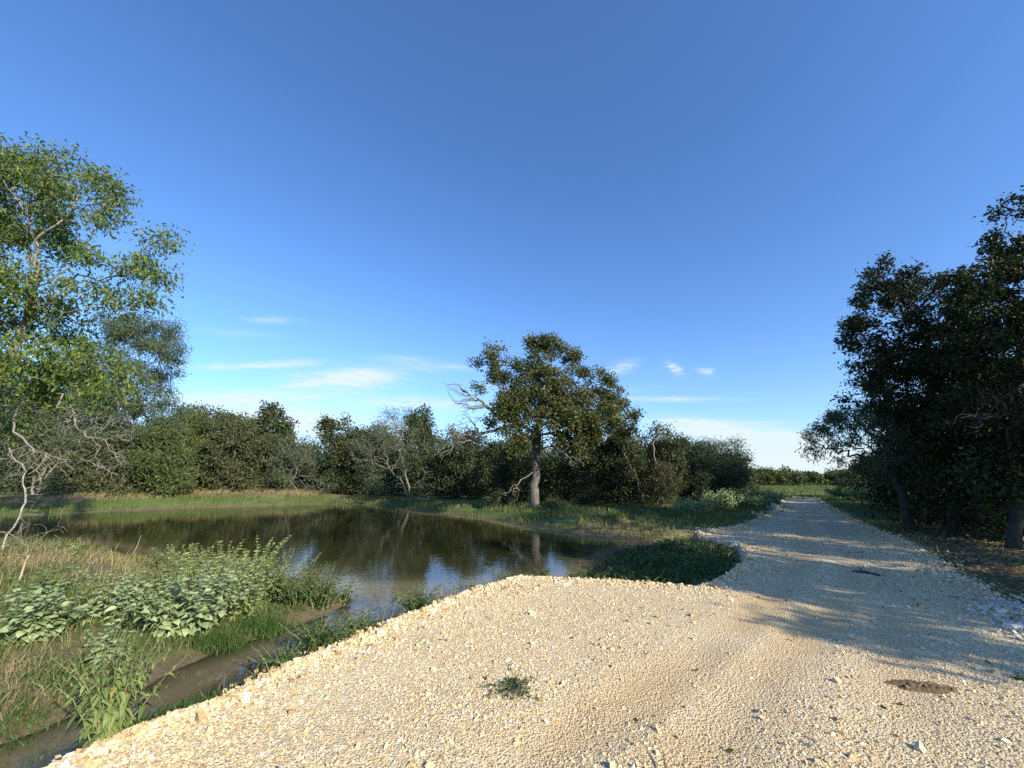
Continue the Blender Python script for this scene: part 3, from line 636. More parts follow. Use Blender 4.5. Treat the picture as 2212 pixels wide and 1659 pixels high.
for k, (u, vb, vt, hw, Yd, lab, nm) in enumerate([
        (2110, 1175, 830, 130, 11.2, 'dark understory tree between the two dark oaks', 'understory_tree'),
        (2010, 1150, 900, 110, 14.5, 'shaded bushy tree under the ragged dark oak', 'understory_tree'),
        (2260, 1220, 850, 130, 9.8, 'shaded tree with yellow-green leaves low at the right edge', 'understory_tree'),
        (2140, 1140, 760, 160, 17.0, 'dark tree deeper in the woodland behind the tallest oak', 'understory_tree'),
        (2000, 1112, 780, 120, 20.0, 'dark tree deeper in the woodland behind the leaning mesquite', 'understory_tree'),
        (2290, 1160, 640, 180, 15.0, 'tall shaded tree filling the back of the right edge', 'understory_tree'),
        (1900, 1080, 985, 60, 26.0, 'low olive tree beyond the leaning mesquite at the meadow edge', 'olive_tree'),
        (1850, 1068, 1015, 40, 32.0, 'small round dark tree beside the pale bushes right of the drive end', 'round_tree')]):
    bgtree(lab, nm, u, vb, vt, hw, Yd, M['olive'] if k >= 6 else (M['oakshade'] if k != 2 else M['dark']), M['barkdark'], 70 + k, 11000 if k < 6 else 4000, .13 if k < 6 else .16, .55, 0, 1.5, bottom=1.0, spread=.22, skirt=k not in (0, 1, 2, 3))

# trees of the same woodland beside and behind the camera: their crowns shade the drive
for k, (x, y, h, r, n_) in enumerate([(11.9, -1.7, 7.4, 1.25, 5200), (14.4, -1.6, 8.6, 2.2, 7000), (12.2, 1.4, 7.8, 2.4, 8000), (13.2, 4.4, 8.8, 2.8, 8500), (18.5, 1.5, 9.0, 3.0, 5500), (19, 7.2, 9.4, 3.2, 6500),
                                      (24.5, 10.0, 9.4, 3.4, 9000), (29.5, 14.5, 9.6, 3.6, 9000), (34, 19.5, 9.2, 3.6, 8000), (25.5, 15.5, 8.6, 3.0, 8000), (30.5, 23.0, 7.5, 3.0, 7000)]):
    rng = np.random.default_rng(900 + k); z0 = hz1(x, y)
    bl = [((x + rng.uniform(-.8, .8) * r, y + rng.uniform(-.8, .8) * r, z0 + h * f), r * rng.uniform(.25, .5), r * rng.uniform(.25, .5), h * .075) for f in ((.62, .66, .7, .74, .78, .82, .86, .9) if k == 0 else (.3, .38, .45, .5, .55, .6, .66, .7, .75, .8, .86, .92))]
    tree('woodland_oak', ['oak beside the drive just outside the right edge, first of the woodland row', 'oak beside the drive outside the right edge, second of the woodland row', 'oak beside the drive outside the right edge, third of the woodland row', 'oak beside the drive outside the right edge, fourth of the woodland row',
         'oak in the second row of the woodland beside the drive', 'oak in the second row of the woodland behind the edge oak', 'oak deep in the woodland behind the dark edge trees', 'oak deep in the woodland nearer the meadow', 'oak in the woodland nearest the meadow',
         'oak in the woodland between the mesquite and the meadow', 'low oak at the meadow end of the woodland'][k], 'tree', [(x, y, z0), (x + .2, y, z0 + h * .3), (x + .1, y + .2, z0 + h * .6)], bl, M['oakshade'], M['barkdark'], 950 + k,
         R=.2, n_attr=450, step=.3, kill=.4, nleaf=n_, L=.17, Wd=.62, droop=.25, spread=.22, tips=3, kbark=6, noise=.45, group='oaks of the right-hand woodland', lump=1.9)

# ------------------------------------------------------------------ masses nobody could count
def thicket(name, pts, hgt, n, leaf, L, seed, sticks=0):
    rng = np.random.default_rng(seed); pts = np.array(pts)
    segl = np.linalg.norm(np.diff(pts[:, :2], axis=0), axis=1); cum = np.concatenate([[0], np.cumsum(segl)])
    t = rng.random(n) * cum[-1]
    x = np.interp(t, cum, pts[:, 0]) + rng.normal(0, 1.6, n); y = np.interp(t, cum, pts[:, 1]) + np.abs(rng.normal(0, 1.8, n))
    z, gd, wd, nd = height(x, y, True); k = (gd < -.5) & (wd < -.8); x, y, z = x[k], y[k], z[k]; n = len(x)
    hh = hgt * (.75 + .35 * vn(x * .6, y * .6, 1.0)); z = z + rng.random(n) ** .8 * hh
    V, F = leaf_mesh(rng, np.stack([x, y, z], -1), rng.normal(0, 1, (n, 3)), L * rng.uniform(.6, 1.3, n), .55, .3)
    o = mesh_np(name, V, [F], leaf); prop(o, kind='stuff'); return o


far = [AT(u, v, 1)[:2] for u, v in [(0, 0)]]
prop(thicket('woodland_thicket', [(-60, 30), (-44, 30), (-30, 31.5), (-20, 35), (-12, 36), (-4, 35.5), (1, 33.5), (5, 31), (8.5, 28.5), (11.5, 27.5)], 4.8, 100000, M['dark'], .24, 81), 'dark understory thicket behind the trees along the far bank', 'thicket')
prop(thicket('shaded_thicket', [(13.2, 9.2), (15.5, 10.5), (19, 11)], 1.3, 9000, M['oakshade'], .12, 83), 'low dark undergrowth behind the trunks at the right edge', 'thicket')
prop(thicket('shaded_thicket', [(15.5, 12.5), (19, 14), (22.5, 16.5), (26, 20.5)], 2.4, 26000, M['oakshade'], .17, 82), 'dark understory thicket in the right-hand woodland', 'thicket')


def far_wood():
    rng = np.random.default_rng(84); Vs, Fs, o_ = [], [], 0
    for k in range(150):
        u = rng.uniform(1350, 2050); Yd = rng.uniform(78, 110); h = rng.uniform(2.4, 4.3) * (1.25 if rng.random() < .15 else 1) * Yd / 88
        x = (u - CU) / 865 * Yd; r = h * rng.uniform(.4, .6); n = 420
        for q in range(4):
            c_ = np.array([x + rng.uniform(-.5, .5) * r, Yd + rng.uniform(-.5, .5) * r, h * rng.uniform(.4, .75)])
            p_ = unit(rng.normal(0, 1, (n // 4, 3))) * rng.random((n // 4, 1)) ** .35 * np.array([r * .65, r * .65, h * .26]) + c_
            V, F = leaf_mesh(rng, p_, rng.normal(0, 1, p_.shape), rng.uniform(.25, .6, len(p_)), .7, .2)
            Vs.append(V); Fs.append(F + o_); o_ += len(V)
    n = 9000; p_ = np.stack([rng.uniform(20, 110, n), rng.uniform(80, 112, n), rng.uniform(0, 2.0, n)], -1)
    V, F = leaf_mesh(rng, p_, rng.normal(0, 1, p_.shape), rng.uniform(.3, .7, n), .7, .2); Vs.append(V); Fs.append(F + o_)
    o = mesh_np('distant_wood', np.concatenate(Vs), [np.concatenate(Fs)], M['farleaf'])
    prop(o, 'low sunlit line of distant trees beyond the meadow', 'wood', kind='stuff')


far_wood()


def blades(name, pts, h, w, mat, seed, lean=.45, label=None):
    rng = np.random.default_rng(seed); n = len(pts)
    z = height(pts[:, 0], pts[:, 1]); a = rng.uniform(0, 6.283, n); th = rng.uniform(0, 6.283, n)
    base = np.stack([pts[:, 0], pts[:, 1], z - .01], -1)
    ln = (lean * rng.random(n) + .08)[:, None] * h[:, None] * np.stack([np.cos(a), np.sin(a), np.zeros(n)], -1)
    s = np.stack([np.cos(th), np.sin(th), np.zeros(n)], -1) * w[:, None] * .5; up = np.array([0, 0, 1.])
    mid = base + up * h[:, None] * .55 + ln * .35; tip = base + up * h[:, None] * .92 + ln
    V = np.stack([base - s, base + s, mid + s * .8, mid - s * .8, tip], 1).reshape(-1, 3)
    i = np.arange(n)[:, None] * 5
    o = mesh_np(name, V, [i + [0, 1, 2, 3], i + [3, 2, 4]], mat)
    prop(o, label, 'grass', kind='stuff'); return o


def region(rng, n, x0, x1, y0, y1, cond, near=False):
    x = rng.uniform(x0, x1, n); y = rng.uniform(y0, y1, n)
    if near: y = y0 + (y1 - y0) * rng.random(n) ** 1.6
    z, gd, wd, nd = height(x, y, True); k = cond(x, y, z, gd, wd, nd); return np.stack([x[k], y[k]], -1)


rng = np.random.default_rng(90)
# near left bank
q = region(rng, 110000, -17, -.3, 1.4, 11.5, lambda x, y, z, gd, wd, nd: (wd < -.16 - .1 * vn(x, y, 2.7)) & (gd < -.2) & (vn(x, y, 2.2) + rng.normal(0, .35, len(x)) > -.25))
dryness = vn(q[:, 0], q[:, 1], .9) + .4 * vn(q[:, 0], q[:, 1], 3.0) + rng.normal(0, .3, len(q))
D_ = np.hypot(q[:, 0], q[:, 1])
k = dryness > .3
blades('dry_bank_grass', q[k], rng.uniform(.05, .17, k.sum()), .0035 + .0009 * D_[k], M['gdry'], 91, .9, 'short dry tan grass on the near left bank')
k = (~k) & (rng.random(len(q)) < .8)
blades('green_bank_grass', q[k], rng.uniform(.05, .19, k.sum()), .004 + .0009 * D_[k], M['ggreen'], 92, .7, 'short green grass on the near left bank')
q = region(rng, 9000, -12, -.6, 2, 10.5, lambda x, y, z, gd, wd, nd: (wd < -.15) & (gd < -.25) & (vn(x, y, 1.1) > .1) & (rng.random(len(x)) < .3))
blades('dry_stalks', q, rng.uniform(.2, .5, len(q)), .006 + .0006 * q[:, 1], M['gdry'], 98, .5, 'thin dry weed stalks standing in the near bank grass')
# far bank: green fringe at the water, dry grass on the berm
q = region(rng, 90000, -42, 9, 14, 35, lambda x, y, z, gd, wd, nd: (wd < .25 * vn(x, y, 2.5)) & (wd > -2.4) & (vn(x, y, 1.5) > -.25) & (gd < -.2) & (nd < 0))
blades('shoreline_grass', q, rng.uniform(.08, .34, len(q)), rng.uniform(.012, .03, len(q)), M['ggreen'], 93, .5, 'bright green grass along the far waterline')
q = region(rng, 70000, -45, 2, 22, 38, lambda x, y, z, gd, wd, nd: (wd < -1.3) & (wd > -5) & (vn(x, y, .8) > -.1) & ((x < -15) | (vn(x, y, .6) > .45)))
blades('dry_berm_grass', q, rng.uniform(.1, .4, len(q)), rng.uniform(.015, .04, len(q)), M['gdry'], 94, .9, 'tan dry grass on the low berm behind the far waterline')
# mound right of the oak and verge left of the drive
q = region(rng, 60000, .4, 20, 10.5, 30, lambda x, y, z, gd, wd, nd: (wd < -.05) & (gd < -.1) & (nd < -.1) & (x < .78 * y) & (vn(x, y, 1.3) > -.2))
blades('mound_grass', q, rng.uniform(.06, .26, len(q)), rng.uniform(.012, .03, len(q)), M['ggreen'], 95, .7, 'rough green grass on the mound right of the oak')
# verge right of the drive and the meadow
q = region(rng, 60000, 7, 40, 9, 36, lambda x, y, z, gd, wd, nd: (gd < -.08) & (x > .62 * y) & (sd(LITTER, x, y) < .3))
blades('verge_grass', q, rng.uniform(.05, .2, len(q)), rng.uniform(.014, .03, len(q)), M['ggreen'], 96, .7, 'green grass verge right of the drive')
x = rng.uniform(5, 80, 60000); y = rng.uniform(31, 82, 60000); k = (x > .35 * y) & (x < 1.05 * y); q = np.stack([x[k], y[k]], -1)
blades('meadow_grass', q, rng.uniform(.08, .25, len(q)), rng.uniform(.04, .09, len(q)), M['ggreen'], 97, .7, 'mown green meadow beyond the end of the drive')
# leaf litter flakes
q = region(rng, 26000, 6.5, 24, 2, 16, lambda x, y, z, gd, wd, nd: (sd(LITTER, x, y) > -.1) & (gd < -.02))
P_ = np.stack([q[:, 0], q[:, 1], height(q[:, 0], q[:, 1]) + .012], -1)
V, F = leaf_mesh(rng, P_, rng.normal(0, 1, P_.shape) * [1, 1, .05], rng.uniform(.05, .11, len(q)), .55, 0, .15, .15)
prop(mesh_np('leaf_litter', V, [F], M['gdry']), 'brown fallen leaves under the right-hand trees', 'leaves', kind='stuff')


# ------------------------------------------------------------------ loose stones of the drive
def stones(name, xy, size, mat, seed, sink=.3, flat=.7):
    rng = np.random.default_rng(seed); n = len(xy)
    z = height(xy[:, 0], xy[:, 1])
    cube = np.array([[sx, sy, sz] for sz in (-1, 1) for sy in (-1, 1) for sx in (-1, 1)], float) * .5
    Vc = cube[None] + rng.normal(0, .13, (n, 8, 3)); Vc *= np.stack([rng.uniform(.8, 1.35, n), rng.uniform(.7, 1.1, n), rng.uniform(.5, .9, n) * flat / .7], -1)[:, None]
    qn = unit(rng.normal(0, 1, (n, 4)) * [1, .35, .35, 1]); w_, x_, y_, z_ = qn.T
    Rm = np.stack([1 - 2 * (y_ * y_ + z_ * z_), 2 * (x_ * y_ - z_ * w_), 2 * (x_ * z_ + y_ * w_), 2 * (x_ * y_ + z_ * w_), 1 - 2 * (x_ * x_ + z_ * z_), 2 * (y_ * z_ - x_ * w_), 2 * (x_ * z_ - y_ * w_), 2 * (y_ * z_ + x_ * w_), 1 - 2 * (x_ * x_ + y_ * y_)], -1).reshape(n, 3, 3)
    Vc = np.einsum('nij,nkj->nki', Rm, Vc) * size[:, None, None]
    Vc += np.stack([xy[:, 0], xy[:, 1], z + size * sink], -1)[:, None]
    i = np.arange(n)[:, None] * 8
    F = np.concatenate([i + f for f in ([0, 2, 3, 1], [4, 5, 7, 6], [0, 1, 5, 4], [2, 6, 7, 3], [0, 4, 6, 2], [1, 3, 7, 5])])
    return mesh_np(name, Vc.reshape(-1, 3), [F], mat)


def stone_mat(name, stops):
    m, nt, b, p = material(name); geo = nt.nodes.new('ShaderNodeNewGeometry')
    col = b.ramp(geo.outputs['Random Per Island'], stops); tcn = nt.nodes.new('ShaderNodeTexCoord')
    nz = b.noise(tcn.outputs['Object'], 90, 3)
    nt.links.new(b.mix(1.0, col, b.ramp(nz, [(.3, (.82, .8, .76)), (.7, (1.1, 1.1, 1.1))]), 'MULTIPLY'), p.inputs['Base Color'])
    p.inputs['Roughness'].default_value = .92; p.inputs['Specular IOR Level'].default_value = .2
    return m


M['stone'] = stone_mat('limestone_chip', [(0, (0.345, 0.229, 0.111)), (.25, (0.527, 0.392, 0.211)), (.6, (0.642, 0.516, 0.311)), (.88, (0.737, 0.641, 0.451)), (.95, (0.766, 0.727, 0.662)), (1, (0.345, 0.297, 0.262))])
M['palestone'] = stone_mat('pale_rock', [(0, (.36, .34, .29)), (.5, (.50, .47, .41)), (1, (.62, .59, .52))])
rng = np.random.default_rng(100)
n = 1000000
yy = 1.6 + 11 * rng.random(n) ** 1.75; xx = rng.uniform(-1.2, 1.35, n) * (yy * 1.15 + .6)
gdv = sd(GRAVEL, xx, yy) + .05 * vn(xx, yy, 3.2) + .03 * vn(xx, yy, 8.0)
tr_ = vn(xx * .9 + yy * .42, yy * .12, 1.6)
tk = track(xx, yy)
k = (gdv > .03) & (rng.random(n) < np.clip(.60 + .35 * tr_ + .3 * np.exp(-np.abs(gdv) / .5) - .72 * tk, .07, 1))
xy = np.stack([xx[k], yy[k]], -1)
sz = np.exp(rng.normal(math.log(.0070), .36, len(xy))); sz *= np.where(rng.random(len(sz)) < .008, rng.uniform(1.6, 3.0, len(sz)), 1)
sz = np.clip(sz * (1 + .3 * (np.exp(-np.abs(gdv[k]) / .3))), .005, .045) * (1 + .07 * np.maximum(0, xy[:, 1] - 3))
prop(stones('gravel_stones', xy, sz, M['stone'], 101, .2, .62), 'loose cream limestone gravel on the drive', 'gravel', kind='stuff')
n = 60000; t_ = rng.random(n) * len(GRAVEL[:42]); i_ = np.minimum(t_.astype(int), 40); f_ = (t_ - i_)[:, None].clip(0, 1)
xy = GRAVEL[i_] * (1 - f_) + GRAVEL[i_ + 1] * f_ + rng.normal(0, .085, (n, 2)) * np.where(rng.random((n, 1)) < .16, 2.8, 1)
k = (sd(GRAVEL, xy[:, 0], xy[:, 1]) > -.06) | (rng.random(n) < .3); xy = xy[k]
prop(stones('edge_gravel', xy, np.exp(rng.normal(math.log(.0125), .38, len(xy))).clip(.008, .05) * (1 + .05 * xy[:, 1]), M['stone'], 102), 'coarser gravel along the edges of the drive', 'gravel', kind='stuff')


def rubble(name, label, pxs, n, s, seed):
    rng = np.random.default_rng(seed); pp = np.array([G(*q) for q in pxs]); t = rng.random(n) * (len(pp) - 1.001); i = t.astype(int); f = (t - i)[:, None]
    xy = pp[i] * (1 - f) + pp[i + 1] * f + rng.normal(0, .14, (n, 2)) * (1 + pp[i][:, 1:2] * .03)
    o = stones(name, xy, np.exp(rng.normal(math.log(s), .45, n)), M['palestone'], seed, .3, .5); prop(o, label, 'rubble', kind='stuff')


rubble('pale_rubble', 'white broken rock along the left edge of the far drive', [(1632, 1113), (1655, 1110), (1672, 1104), (1690, 1097), (1700, 1094)], 130, .055, 111)
rubble('pale_rubble', 'white broken rock at the right edge of the drive', [(2140, 1300), (2175, 1318), (2212, 1350), (2240, 1385)], 420, .026, 112)


rng = np.random.default_rng(115)
q = region(rng, 2600, -6, 9, 2, 14, lambda x, y, z, gd, wd, nd: (gd > .05) & (rng.random(len(x)) < .12 + .5 * sstep(3, 8, x)))
P_ = np.stack([q[:, 0], q[:, 1], height(q[:, 0], q[:, 1]) + .012], -1)
V, F = leaf_mesh(rng, P_, rng.normal(0, 1, P_.shape) * [1, 1, .1], rng.uniform(.02, .06, len(q)), .45, 0, .15, .2)
V2, F2 = leaf_mesh(rng, P_[:90] + [.2, .1, .004], rng.normal(0, 1, (90, 3)) * [1, 1, .03], rng.uniform(.08, .22, 90), .05, 0, .1, .05)
prop(mesh_np('fallen_leaves', np.concatenate([V, V2]), [np.concatenate([F, F2 + len(V)])], M['vine']), 'scattered brown leaves and twigs lying on the gravel', 'leaves', kind='stuff')


# ------------------------------------------------------------------ plants of the near bank
def blade_leaves(rng, pos, out, L, W=.55, droop=.5):
    """ovate leaves of 8 vertices with a folded, drooping blade"""
    n = len(pos); d = unit(out); up = np.array([0, 0, 1.]); s = unit(np.cross(d, up) + 1e-6); nn = np.cross(s, d); L = L[:, None]
    tw = rng.normal(0, .35, (n, 1)); s = unit(s + nn * tw); nn = np.cross(s, d)

    def at(t, w, lift): return pos + d * L * t - up * L * droop * t * t * .8 + s * L * W * w + nn * L * lift
    V = np.stack([at(0, 0, 0), at(.3, .5, .07), at(.3, 0, 0), at(.3, -.5, .07), at(.65, .38, .05), at(.65, 0, 0), at(.65, -.38, .05), at(1, 0, 0)], 1).reshape(-1, 3)
    i = np.arange(n)[:, None] * 8
    return V, [np.concatenate([i + [1, 4, 5, 2], i + [2, 5, 6, 3]]), np.concatenate([i + [0, 1, 2], i + [0, 2, 3], i + [4, 7, 5], i + [5, 7, 6]])]


def leafy_plant(name, label, cat, u, v, h, nst, L, mat, seed, spread=.5, W=.55, droop=.6, gap=.045, group=None, zpos=None, Yd=None, tipk=.5, basef=.45):
    rng = np.random.default_rng(seed)
    z0 = -.1
    for _ in range(4): x, y = G(u, v, z0); z0 = max(hz1(x, y), WZ - .03)
    root = empty(name, (x, y, z0), label, cat, group)
    Ps, pars, rs, lp, lo, ll = [], [], [], [], [], []
    off = 0
    for s_ in range(nst):
        a = rng.uniform(0, 6.283); hh = h * rng.uniform(.6, 1.05); sp = spread * h * rng.uniform(.15, 1.0)
        b0 = np.array([x, y, z0 - .02]) + np.array([math.cos(a), math.sin(a), 0]) * sp * rng.uniform(0, basef); m_ = max(5, int(hh / gap))
        t = np.linspace(0, 1, m_); pts = b0 + np.stack([math.cos(a) * sp * t ** 1.5, math.sin(a) * sp * t ** 1.5, hh * t * (1 - .12 * t)], -1) + np.cumsum(rng.normal(0, .006, (m_, 3)), 0)
        Ps.append(pts); pars.extend([-1] + list(range(off, off + m_ - 1))); rs.append(.006 * (1 - .75 * t)); off += m_
        a2 = rng.uniform(0, 6.283)
        for j in range(max(1, m_ // 6), m_):
            a2 += 1.57 + rng.normal(0, .3); f = t[j]
            for sgn in ((0, math.pi) if f < .93 else (0, 2.1, 4.2)):
                th = a2 + sgn; e = .15 + .9 * f ** 3
                lp.append(pts[j]); lo.append([math.cos(th), math.sin(th), e]); ll.append(L * (1 - (1 - tipk) * f ** 1.6) * rng.uniform(.7, 1.15))
    P = np.concatenate(Ps); V, F = tubes_multi(P, np.array(pars), np.concatenate(rs))
    mesh_np('stem', V, [F], M['stem'], root, smooth=True)
    V, Fs = blade_leaves(rng, np.array(lp), np.array(lo), np.array(ll), W, droop)
    mesh_np('foliage', V, Fs, mat, root)
    return root


def tubes_multi(P, par, r, k=4):
    has = np.where(par >= 0)[0]; d = np.zeros_like(P); d[has] = P[has] - P[par[has]]; nb = np.where(par < 0)[0]; d[nb] = d[np.minimum(nb + 1, len(P) - 1)]; d = unit(d)
    ref = np.broadcast_to(unit(np.array([[.83, .53, .17]])), d.shape); a = unit(np.cross(d, ref)); bb = np.cross(d, a); th = np.arange(k) * 2 * math.pi / k
    V = (P[:, None] + (a[:, None] * np.cos(th)[None, :, None] + bb[:, None] * np.sin(th)[None, :, None]) * r[:, None, None]).reshape(-1, 3); j = np.arange(k)
    A = par[has][:, None] * k
    return V, np.stack([A + j, A + (j + 1) % k, has[:, None] * k + (j + 1) % k, has[:, None] * k + j], -1).reshape(-1, 4)


PL = [('tall foreground weed with long drooping green leaves at the channel edge', 235, 1594, .74, 26, .092, 'sage', .40, .38, 1.2),
      ('small silver-leaf plant just above the tall foreground weed', 225, 1440, .42, 6, .10, 'silver', .6, .5, .6),
      ('silver-leaf plant with the largest round leaves at the left edge', 75, 1385, .62, 13, .13, 'silver', .7, .75, .5),
      ('loose silver-leaf plant behind the round-leaved one beside the dead stalk', 85, 1315, .6, 9, .10, 'sage', .6, .6, .6),
      ('silver-leaf bush in the middle of the left group', 240, 1330, .62, 15, .095, 'silver', .8, .6, .5),
      ('silver-leaf bush at the left shoulder of the big clump', 330, 1300, .62, 14, .085, 'sage', .7, .55, .5),
      ('darkest silver-leaf bush with broad leaves facing the channel', 410, 1365, .78, 20, .11, 'silver', .75, .65, .6),
      ('silver-leaf bush at the lower right front of the big clump', 450, 1340, .72, 16, .10, 'silver', .7, .6, .6),
      ('pale upright bush with the tallest shoots at the back of the big clump', 400, 1245, .62, 14, .09, 'silverlit', .6, .45, .5),
      ('pale bush at the back left of the big clump against the water', 345, 1235, .5, 11, .085, 'sage', .6, .45, .5),
      ('sunlit pale bush in the centre of the big clump', 470, 1275, .75, 18, .085, 'silverlit', .7, .42, .5),
      ('sunlit pale bush at the upper right of the big clump', 540, 1275, .76, 18, .085, 'silverlit', .7, .42, .5),
      ('pale bush right of centre with yellow-green lower leaves', 590, 1295, .66, 18, .08, 'sage', .7, .40, .5),
      ('yellow-green bush on the right slope of the big clump', 640, 1305, .66, 16, .085, 'weed', .7, .34, .5),
      ('narrow-leaved green bush at the tip of the bank', 690, 1312, .58, 14, .08, 'weed', .7, .32, .5),
      ('low green bush at the end of the bank by the channel mouth', 740, 1308, .4, 10, .075, 'weed', .8, .32, .5),
      ('pale bush in front of the sunlit ones, low over the channel', 530, 1330, .55, 14, .085, 'silverlit', .8, .4, .5),
      ('small green weed at the right edge of the sunny gravel', 2204, 1468, .07, 10, .05, 'weed', .9, .35, .5),
      ('lone small leafy plant standing at the pond margin', 155, 1205, .45, 3, .12, 'silverlit', .5, .45, .6)]
for i, (lab, u, v, h, ns, L, mt, sp, Wd, dr) in enumerate(PL):
    leafy_plant('silver_leaf_plant' if mt != 'weed' else 'green_bush', lab, 'plant', u, v, h, int(ns * (1.0 if i in (0, 17) else 1.9)), L * (1 if i in (0, 2, 17) else 1.15), M[mt], 200 + i, sp, Wd, dr)

WE = [('largest green weed clump between the channel and the gravel', 690, 1394, .30, 60, 1.2), ('weed clump at the lower end of the largest channel clump', 608, 1438, .18, 26, 1.3),
      ('weed clump at the upper end of the largest channel clump', 772, 1366, .22, 28, 1.2), ('round weed clump in the channel mouth beside the gravel edge', 905, 1316, .32, 40, .9), ('dark sprig patch at the water near the tip of the gravel', 1005, 1276, .16, 18, 1.8),
      ('leafy sprigs at the tip of the gravel', 1085, 1252, .28, 16, 1.2), ('thin sprigs on the water side of the gravel top', 1180, 1246, .22, 14, .6), ('sprigs left of the dark weed bed', 1250, 1249, .24, 14, 1.4)]
for i, (lab, u, v, h, ns, sp) in enumerate(WE):
    leafy_plant('weed_clump', lab, 'weeds', u, v, h, ns, .085, M['weed'], 240 + i, sp, .28, .6, .03, tipk=.6, basef=1.0)
# grassy tufts on the gravel edge
for i, (lab, u, v, n_, r_, h_) in enumerate([('green grass tuft at the gravel edge beside the tall foreground weed', 385, 1545, 800, .30, .10), ('grass tuft in the bottom left corner', 40, 1655, 350, .2, .1), ('grass tuft lying over the mud at the left', 150, 1460, 500, .3, .12),
                                             ('creeping grass mat near the lower left edge', 40, 1540, 800, .35, .07), ('green grass tuft at the foot of the broad-leaved silver bush', 470, 1390, 700, .28, .14), ('grass fringe below the pale bushes on the channel', 570, 1358, 700, .28, .16)]):
    rng = np.random.default_rng(260 + i); z0 = -.15
    for _ in range(4): x, y = G(u, v, z0); z0 = hz1(x, y)
    pts = np.stack([x + rng.normal(0, r_ * .55, n_).clip(-r_ * .9, r_ * .9), y + rng.normal(0, r_ * .4, n_).clip(-r_ * .65, r_ * .65)], -1)
    o = blades('grass_tuft', pts, rng.uniform(.5, 1.1, n_) * h_, rng.uniform(.005, .01, n_), M['weed'], 270 + i, 1.0, lab)
    del o['kind']; o['category'] = 'grass tuft'

# dark weed bed in the notch
rng = np.random.default_rng(300)
q = region(rng, 60000, -1, 9, 5.5, 13, lambda x, y, z, gd, wd, nd: (nd + .3 * vn(x, y, 2.2) > .03 + .25 * rng.random(len(x)) ** 3 * 2) & (gd < .02 + .4 * rng.random(len(x)) ** 4) & (vn(x, y, 4.5) + rng.normal(0, .5, len(x)) > -.2))[:13000]
ndv = sd(NOTCH, q[:, 0], q[:, 1])
P_ = np.stack([q[:, 0], q[:, 1], np.maximum(height(q[:, 0], q[:, 1]), WZ) + rng.random(len(q)) * np.clip(.07 + ndv * .2, .05, .22) * (.7 + .5 * vn(q[:, 0], q[:, 1], 2.6)).clip(.25, 1.3)], -1)
V, F = leaf_mesh(rng, P_, rng.normal(0, 1, P_.shape) + [0, 0, .7], rng.uniform(.06, .12, len(q)), .32, .2, .6)
prop(mesh_np('waterside_weeds', V, [F], M['weeddark']), 'dense dark green weed bed in the notch between pond and drive', 'weeds', kind='stuff')

# silver bushes along the far drive
SB = [('silver-grey bush left of the far drive below the small mesquite', 1560, 1098, 1.0, .9), ('silver-grey bush nearest the white rock left of the drive', 1625, 1098, .8, .8), ('lowest silver-grey bush at the foot of the brown vine bush', 1500, 1108, .7, .8),
      ('silver-grey bush beside the end of the drive on its left', 1660, 1086, .8, .8), ('silver-grey bush farther back below the meadow on the left', 1600, 1085, .9, .9), ('dark bush topping the silver bushes before the meadow', 1625, 1072, 1.0, 1.0),
      ('pale silver bush at the right of the drive end', 1820, 1075, 1.0, 1.0), ('pale silver bush farther right of the drive end', 1862, 1080, 1.0, 1.0), ('pale silver bush under the leaning mesquite', 1905, 1092, 1.0, .9), ('pale silver bush behind the mesquite stem', 1945, 1098, .9, .9)]
for i, (lab, u, v, h, r_) in enumerate(SB):
    rng = np.random.default_rng(320 + i); z0 = 0
    for _ in range(3): x, y = G(u, v, z0); z0 = hz1(x, y)
    root = empty('silver_bush' if i != 5 else 'dark_bush', (x, y, z0), lab, 'bush', None)
    m_ = 26; ang = rng.uniform(0, 6.28, m_); rad_ = rng.uniform(.2, 1, m_) * r_
    top = np.stack([x + np.cos(ang) * rad_ * 1.3, y + np.sin(ang) * rad_, z0 + h * rng.uniform(.45, .85, m_)], -1); b0 = np.array([x, y, z0 - .05]) + (top - [x, y, z0]) * .15 * [1, 1, 0]
    P = np.stack([b0, (b0 + top) / 2 + [0, 0, .08], top], 1).reshape(-1, 3); par = np.tile([-1, 0, 1], m_) + np.repeat(np.arange(m_) * 3, 3); par[::3] = -1
    V, F = tubes_multi(P, par, np.tile([.014, .009, .004], m_)); mesh_np('stem', V, [F], M['stem'], root)
    n_ = 2600; ci = rng.integers(0, m_, n_); f = rng.random((n_, 1)) ** .6
    pos = P[ci * 3] * (1 - f) + P[ci * 3 + 2] * f + rng.normal(0, .1, (n_, 3))
    V, F = leaf_mesh(rng, pos, rng.normal(0, .6, (n_, 3)) + [0, 0, .4], rng.uniform(.07, .14, n_), .5, .3); mesh_np('foliage', V, [F], M['dark'] if i == 5 else M['silver'], root)

# brown vine bushes at the tree foot
for i, (lab, u, v, vt, hw, Yd) in enumerate([('brown vine-covered bush below the airy tree', 1432, 1112, 990, 40, 21.5), ('tan vine bush right of the oak trunk in the shade', 1262, 1098, 1030, 34, 22), ('small green bush on the mound beside the oak trunk', 1205, 1108, 1080, 34, 18.6), ('low brush behind the oak trunk on its left', 1080, 1102, 1060, 30, 21), ('small sunlit sapling at the waterline left of the oak', 880, 1100, 1075, 9, 25)]):
    bgtree(lab, 'vine_bush' if i < 2 else 'bush', u, v, vt, hw, Yd, M['vine'] if i < 2 else (M['bright'] if i == 4 else M['olive']), M['bark'], 340 + i, [3000, 2200, 1800, 1500, 350][i], .11, .5, 0, .8, R=.05, spread=.14)['category'] = 'bush'


